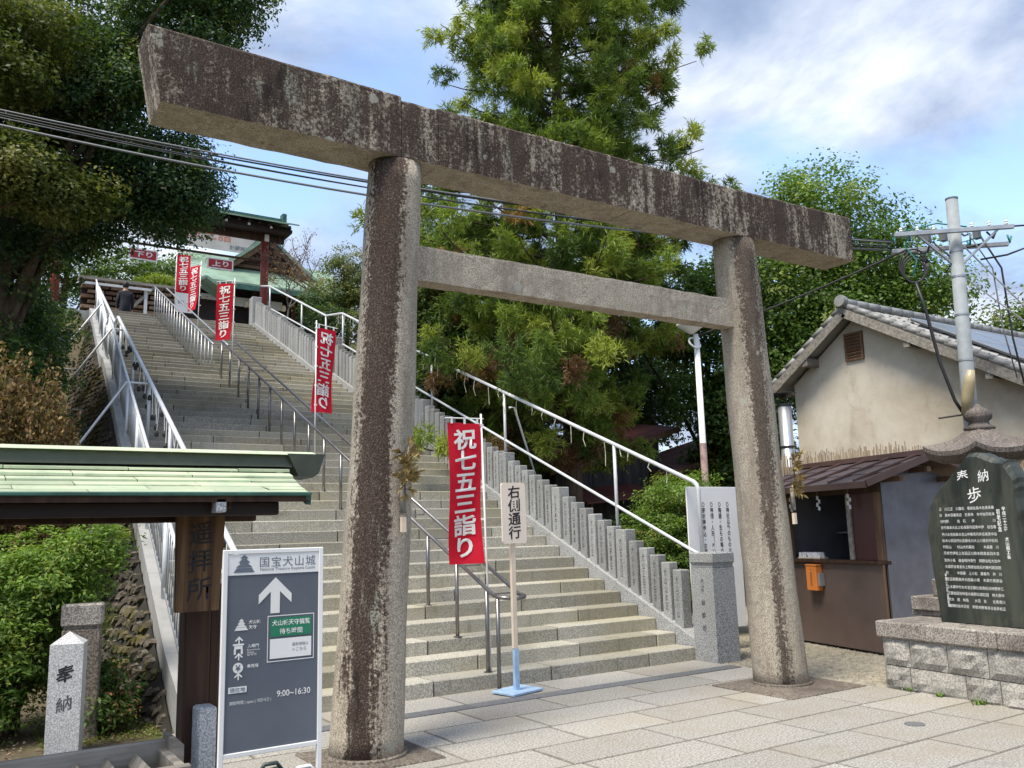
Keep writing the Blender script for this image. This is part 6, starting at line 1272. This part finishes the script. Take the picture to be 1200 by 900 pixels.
# Japanese cedar
def cedar(name, label, base, H_, seed, rmax, z0):
    rng = np.random.default_rng(seed); t = T(name, label, 'tree', base); B = np.array(base, float)
    O('trunk', MB().tube([Vector(base) + Vector((0.02 * math.sin(i), 0.03 * math.cos(i * 1.3), H_ * i / 10)) for i in range(11)], [0.22 - 0.019 * i for i in range(11)], 12), M['bark'], t, smooth=True)
    lb = MB(); P, Dr, Tl = [], [], []; nbr = 240; ga = 2.39996
    for i in range(nbr):
        f = (i + rng.random()) / nbr; z = z0 + (H_ - z0) * f; a = i * ga + rng.normal() * 0.3; rl = rmax * (1 - f) ** 0.45 * rng.uniform(0.6, 1.08) * (0.8 + 0.25 * math.sin(a * 2 + 1)) * (1.14 if math.cos(a) * 0.84 - math.sin(a) * 0.55 > 0.2 else 1.0) + 0.15
        o = np.array([math.cos(a), math.sin(a), 0]); rl *= 0.35 if (z < 5.7 and o[0] * 0.84 - o[1] * 0.55 > 0.1) else 1.0; sag = rng.uniform(0.10, 0.32); pts = []
        for s in np.linspace(0, 1, 7): pts.append(B + np.array([0, 0, z]) + o * rl * s + np.array([0, 0, rl * (0.12 * s - sag * s * s + 0.20 * s ** 4)]))
        lb.tube([Vector(p) for p in pts], [0.035 * (1 - f * .6) * (1 - 0.8 * s) + 0.004 for s in np.linspace(0, 1, 7)], 5, caps=False)
        nc = 2 + int(rl * 1.5)
        for c_ in range(nc):
            sc_ = min(1.0, 0.30 + 0.72 * (c_ + rng.random()) / nc); k = min(5, int(sc_ * 6)); fr_ = min(1.0, sc_ * 6 - k); p = pts[k] * (1 - fr_) + pts[k + 1] * fr_
            side = np.cross(o, [0, 0, 1.0]) * rng.normal() * 0.28 * (0.3 + rl * 0.3); cc = p + side + np.array([0, 0, 0.05]); cr_ = rng.uniform(0.17, 0.31); tone = int(rng.choice(5, p=[.29, .33, .20, .15, .03]))
            if z < z0 + 2.8 and rng.random() < 0.16: tone = 5
            for _ in range(int(9 + cr_ * 26)):
                e = rng.normal(size=3); e /= np.linalg.norm(e); e[2] = e[2] * 0.7; P.append(cc + e * cr_ * rng.random() ** 0.5); Dr.append(o * 0.45 + e * 0.9 + np.array([0, 0, 0.05]) + rng.normal(size=3) * 0.15); Tl.append(tone)
    O('branches', lb, M['bark'], t, smooth=True, recalc=False)
    P = np.array(P); Dr = unit(np.array(Dr)); nt = len(P); per = 36; idx = np.repeat(np.arange(nt), per); n = len(idx)
    pal = np.array([(0.125, 0.185, 0.032), (0.19, 0.255, 0.044), (0.29, 0.335, 0.065), (0.07, 0.115, 0.024), (0.32, 0.20, 0.085)]); pal = np.vstack([pal, (0.20, 0.115, 0.065)]); pc = pal[np.array(Tl)]
    ns_ = 9; sub = rng.integers(0, ns_, n); bd = unit(Dr[:, None, :] * 0.9 + rng.normal(size=(nt, ns_, 3)) * 0.55 + np.array([0, 0, -0.10])); bl = rng.uniform(0.12, 0.30, (nt, ns_, 1))
    s0 = rng.random((n, 1)) ** 0.8; B_ = bd[idx, sub]; Ls = bl[idx, sub]; st = P[idx] + B_ * Ls * s0 + np.array([0, 0, -0.22]) * (s0 * Ls) ** 1.5 + rng.normal(size=(n, 3)) * 0.012     # along each drooping shoot
    d = unit(B_ * 0.9 + rng.normal(size=(n, 3)) * 0.42 + np.array([0, 0, -0.12])); L_ = rng.uniform(0.07, 0.17, (n, 1)); tip = st + d * L_
    w = unit(np.cross(d, rng.normal(size=(n, 3)))) * (0.0115 + 0.005 * rng.random((n, 1)))
    V = np.stack([st - w * .5, st + w * .5 + d * 0.002, st + d * L_ * .55 + w, tip], 1).reshape(-1, 3); F = np.arange(n * 4).reshape(n, 4)
    C = np.repeat(pc[idx] * rng.uniform(0.75, 1.25, (n, 1)) * (0.8 + 0.35 * s0), 4, 0); O('crown', quads_mesh('crown', V, F, C, M['needle']), None, t, recalc=False, kind='stuff')
cedar('cedar_tree', 'tall Japanese cedar with drooping sprays rising behind the torii gate', (6.05, 8.4, hill(6.05, 8.4) - 0.1), 19.5, 51, 4.6, 2.9)

# wooded slope behind
tree('hill_tree', 'dark broadleaf tree right of the cedar trunk, behind the sheds', 'tree', (11.2, 14.2, hill(11.2, 14.2)), (11.2, 14.2, 8), 0.2, [(10.2, 13.9, 6.3, 2.0, 1.5, 1.8), (12.2, 13.7, 5.6, 2.0, 1.5, 2.0), (11.0, 14.3, 8.5, 1.8, 1.4, 1.4), (13.9, 14.2, 6.2, 1.8, 1.4, 2.0)], 520, 100, 0.48, 0.125, DARKG + [(0.075, 0.125, 0.03, 2)], 61, group='trees on the wooded slope')
tree('hill_tree', 'dark tree filling the gap behind the middle of the cedar', 'tree', (7.2, 14.5, hill(7.2, 14.5)), (7.2, 14.5, 8.2), 0.2, [(6.2, 14.0, 6.9, 2.1, 1.6, 2.1), (8.4, 14.2, 6.2, 2.1, 1.6, 2.3), (7.0, 14.5, 9.2, 2.0, 1.5, 1.5), (5.0, 12.9, 6.2, 1.2, 1.2, 1.5), (5.0, 11.5, 4.6, 1.0, 1.0, 1.2), (6.3, 12.2, 4.3, 1.2, 1.0, 1.5)], 620, 95, 0.48, 0.125, DARKG, 62, group='trees on the wooded slope')
tree('hill_tree', 'mid green tree left of the cedar, just right of the dark pillar', 'tree', (4.4, 11.0, hill(4.4, 11)), (4.3, 11.0, 7.2), 0.14, [(3.95, 10.8, 6.6, 0.95, 1.0, 1.2), (4.4, 11.4, 7.8, 1.0, 1.0, 0.8), (4.2, 9.8, 5.4, 0.8, 0.9, 0.9)], 230, 85, 0.36, 0.095, OLIVE + MIDG, 63, group='trees on the wooded slope')
tree('round_tree', 'tall bright green tree with round crown above the house roof', 'tree', (16.0, 9.5, 1.0), (15.6, 9.2, 9.0), 0.28, [(15.0, 8.4, 9.4, 2.1, 1.9, 1.9), (13.6, 9.2, 7.6, 1.9, 1.7, 1.7), (16.9, 7.6, 7.9, 1.9, 1.7, 1.7), (15.3, 8.4, 6.6, 2.6, 1.9, 1.7), (13.3, 9.4, 5.4, 1.6, 1.6, 1.5)], 820, 105, 0.60, 0.122, BRIGHT + MIDG, 64, nb=16, flat=0.7, group='trees behind the house')
tree('far_tree', 'looser tree at the right edge beyond the solar panels', 'tree', (24, 5.0, 0.0), (24, 5.0, 8), 0.2, [(22.6, 5.6, 6.6, 1.6, 1.5, 1.5), (25.0, 4.4, 6.9, 1.8, 1.6, 1.6), (20.6, 6.4, 6.4, 1.4, 1.3, 1.4)], 260, 70, 0.6, 0.14, MIDG + OLIVE, 65, flat=0.7, group='trees behind the house')
tree('slope_tree', 'green tree between the right pillar and the house eave', 'tree', (12.2, 10.4, 0.8), (12.2, 10.4, 6.0), 0.18, [(12.0, 9.6, 5.2, 1.5, 1.3, 1.7), (12.6, 9.8, 3.4, 1.5, 1.3, 1.5), (11.4, 10.2, 6.8, 1.3, 1.2, 1.1), (10.2, 11.8, 8.0, 1.6, 1.2, 1.0), (12.3, 10.6, 7.9, 1.3, 1.2, 1.1)], 560, 90, 0.45, 0.125, MIDG, 66, group='trees behind the house')
# behind the gate
tree('terrace_tree', 'spreading green tree behind the plank rack at the stair top', 'tree', (-1.5, 29.5, PLAT), (-1.5, 29.5, 12), 0.2, [(-2.6, 29, 11.6, 1.9, 1.4, 1.6), (0.3, 29, 11.4, 1.8, 1.4, 1.5), (2.2, 29.6, 12.0, 1.5, 1.2, 1.3), (-5, 28, 11.8, 2, 1.5, 1.8)], 330, 85, 0.5, 0.13, MIDG, 67)
tree('maple_tree', 'small olive green maple beside the stone fence near the stair top', 'tree', (4.9, 17.6, hill(4.9, 17.6)), (4.9, 17.6, 9.3), 0.09, [(4.75, 17.4, 9.3, 0.85, 0.9, 0.75), (5.2, 17.0, 8.5, 0.9, 0.9, 0.8), (4.3, 17.2, 8.3, 0.7, 0.8, 0.6), (5.0, 16.4, 7.5, 0.8, 0.9, 0.8)], 250, 75, 0.30, 0.075, OLIVE, 68)
def bare(name, label, base, H_, seed, leafcol, spread=1.0, nl=900):
    rng = random.Random(seed); t = T(name, label, 'tree', base); b = MB(); tips = []
    def grow(p, d, l, r, k):
        q = p + d * l; b.tube([p, p.lerp(q, .5) + Vector((rng.uniform(-1, 1), rng.uniform(-1, 1), 0)) * l * .06, q], [r, r * .85, r * .65], 5, caps=False)
        if k == 0: tips.append(q); return
        for _ in range(3 if k > 1 else 4): grow(q, (d + Vector((rng.uniform(-1, 1) * spread, rng.uniform(-1, 1) * spread, rng.uniform(-.35, .6)))).normalized(), l * rng.uniform(.6, .85), r * .6, k - 1); tips.append(q)
    grow(Vector(base), Vector((0, 0, 1)), H_ * .33, H_ * .018, 4); O('trunk', b, M['bark_grey'], t, recalc=False); g = np.random.default_rng(seed); Tn = np.array([tuple(x) for x in tips]); P = Tn[g.integers(0, len(Tn), nl)] + g.normal(size=(nl, 3)) * 0.10
    col = np.array(leafcol)[g.integers(0, len(leafcol), nl)] * g.uniform(.7, 1.3, (nl, 1)); V, F, C = leaf_quads(P, g.normal(size=(nl, 3)), 0.06, 0.6, col, g); O('crown', quads_mesh('crown', V, F, C, M['dryleaf']), None, t, recalc=False, kind='stuff')
bare('cherry_tree', 'nearly bare cherry tree with a few reddish leaves right of the gate', (5.4, 20.5, PLAT - 0.1), 4.1, 71, [(0.28, 0.12, 0.10), (0.20, 0.09, 0.07)])
bare('autumn_tree', 'thin tree with sparse orange leaves in front of the hall', (3.9, 20.0, PLAT - 0.1), 2.4, 72, [(0.28, 0.17, 0.05), (0.22, 0.12, 0.05)], nl=800)

# ground cover on the left bed, weeds at the plinth
def scatter_leaves(name, label, n, xr, yr, size, pal, seed, zf, cat, h=0.02, mat='dryleaf', up=1.6):
    g = np.random.default_rng(seed); x = g.uniform(*xr, n); y = g.uniform(*yr, n); keep = x < kx(y) - 0.1 if xr[1] < -3 else np.ones(n, bool); x, y = x[keep], y[keep]; n = len(x)
    P = np.stack([x, y, np.array([zf(a, b) for a, b in zip(x, y)]) + g.random(n) * h + 0.006], 1); N_ = g.normal(size=(n, 3)) * 0.5 + [0, 0, up]; pal = np.array(pal); col = pal[g.integers(0, len(pal), n)] * g.uniform(.7, 1.3, (n, 1)); V, F, C = leaf_quads(P, N_, size, 0.6, col, g)
    return tag(O(name, quads_mesh(name, V, F, C, M[mat]), None, recalc=False, kind='stuff'), label, cat)
gz = lambda a, b: hill(a, b) - (0.05 if b < 1.7 else 0)
scatter_leaves('fallen_leaves', 'fallen brown leaves on the earth bed behind the offering box', 2600, (-6.0, -3.2), (0.2, 4.2), 0.035, [(0.20, 0.13, 0.075), (0.28, 0.20, 0.13), (0.14, 0.08, 0.045), (0.33, 0.27, 0.18)], 81, gz, 'leaves')
scatter_leaves('ground_moss', 'yellow green moss and small weeds on the earth bed', 6500, (-4.1, -3.2), (0.9, 3.2), 0.022, [(0.13, 0.17, 0.03), (0.20, 0.22, 0.05), (0.08, 0.12, 0.02)], 82, gz, 'moss', 0.02, 'leaf', 0.9)
for k, (u, v, s_, n_, lab_) in enumerate(((0.62, -0.04, 0.05, 40, 'left green weed tuft at the foot of the plinth'), (1.02, -0.05, 0.07, 60, 'right green weed tuft at the foot of the plinth'), (0.3, -0.03, 0.05, 20, 'tiny weed at the plinth corner by the gravel'))):
    p = WM[mb_] @ Vector((u, v, 0)); g = np.random.default_rng(90 + k); t = T('weed_tuft', lab_, 'weed', p, group='weeds at the plinth foot'); b = MB()
    for i in range(n_):
        a = g.uniform(0, 6.28); d = Vector((math.cos(a), math.sin(a), g.uniform(.3, 1.6))).normalized(); q = p + Vector((g.normal() * s_ * .6, g.normal() * s_ * .4, 0)); w = d.cross(Vector((0, 0, 1))).normalized() * 0.008; l = g.uniform(.03, .07); b.add([q - w * .5, q + w * .5, q + d * l * .6 + w, q + d * l], [(0, 1, 2, 3)])
    O('blades', b, m_plain('weed_green%d' % k, (0.13, 0.22, 0.03), 0.7, 0, 0.3, 30), t, recalc=False, kind='stuff')
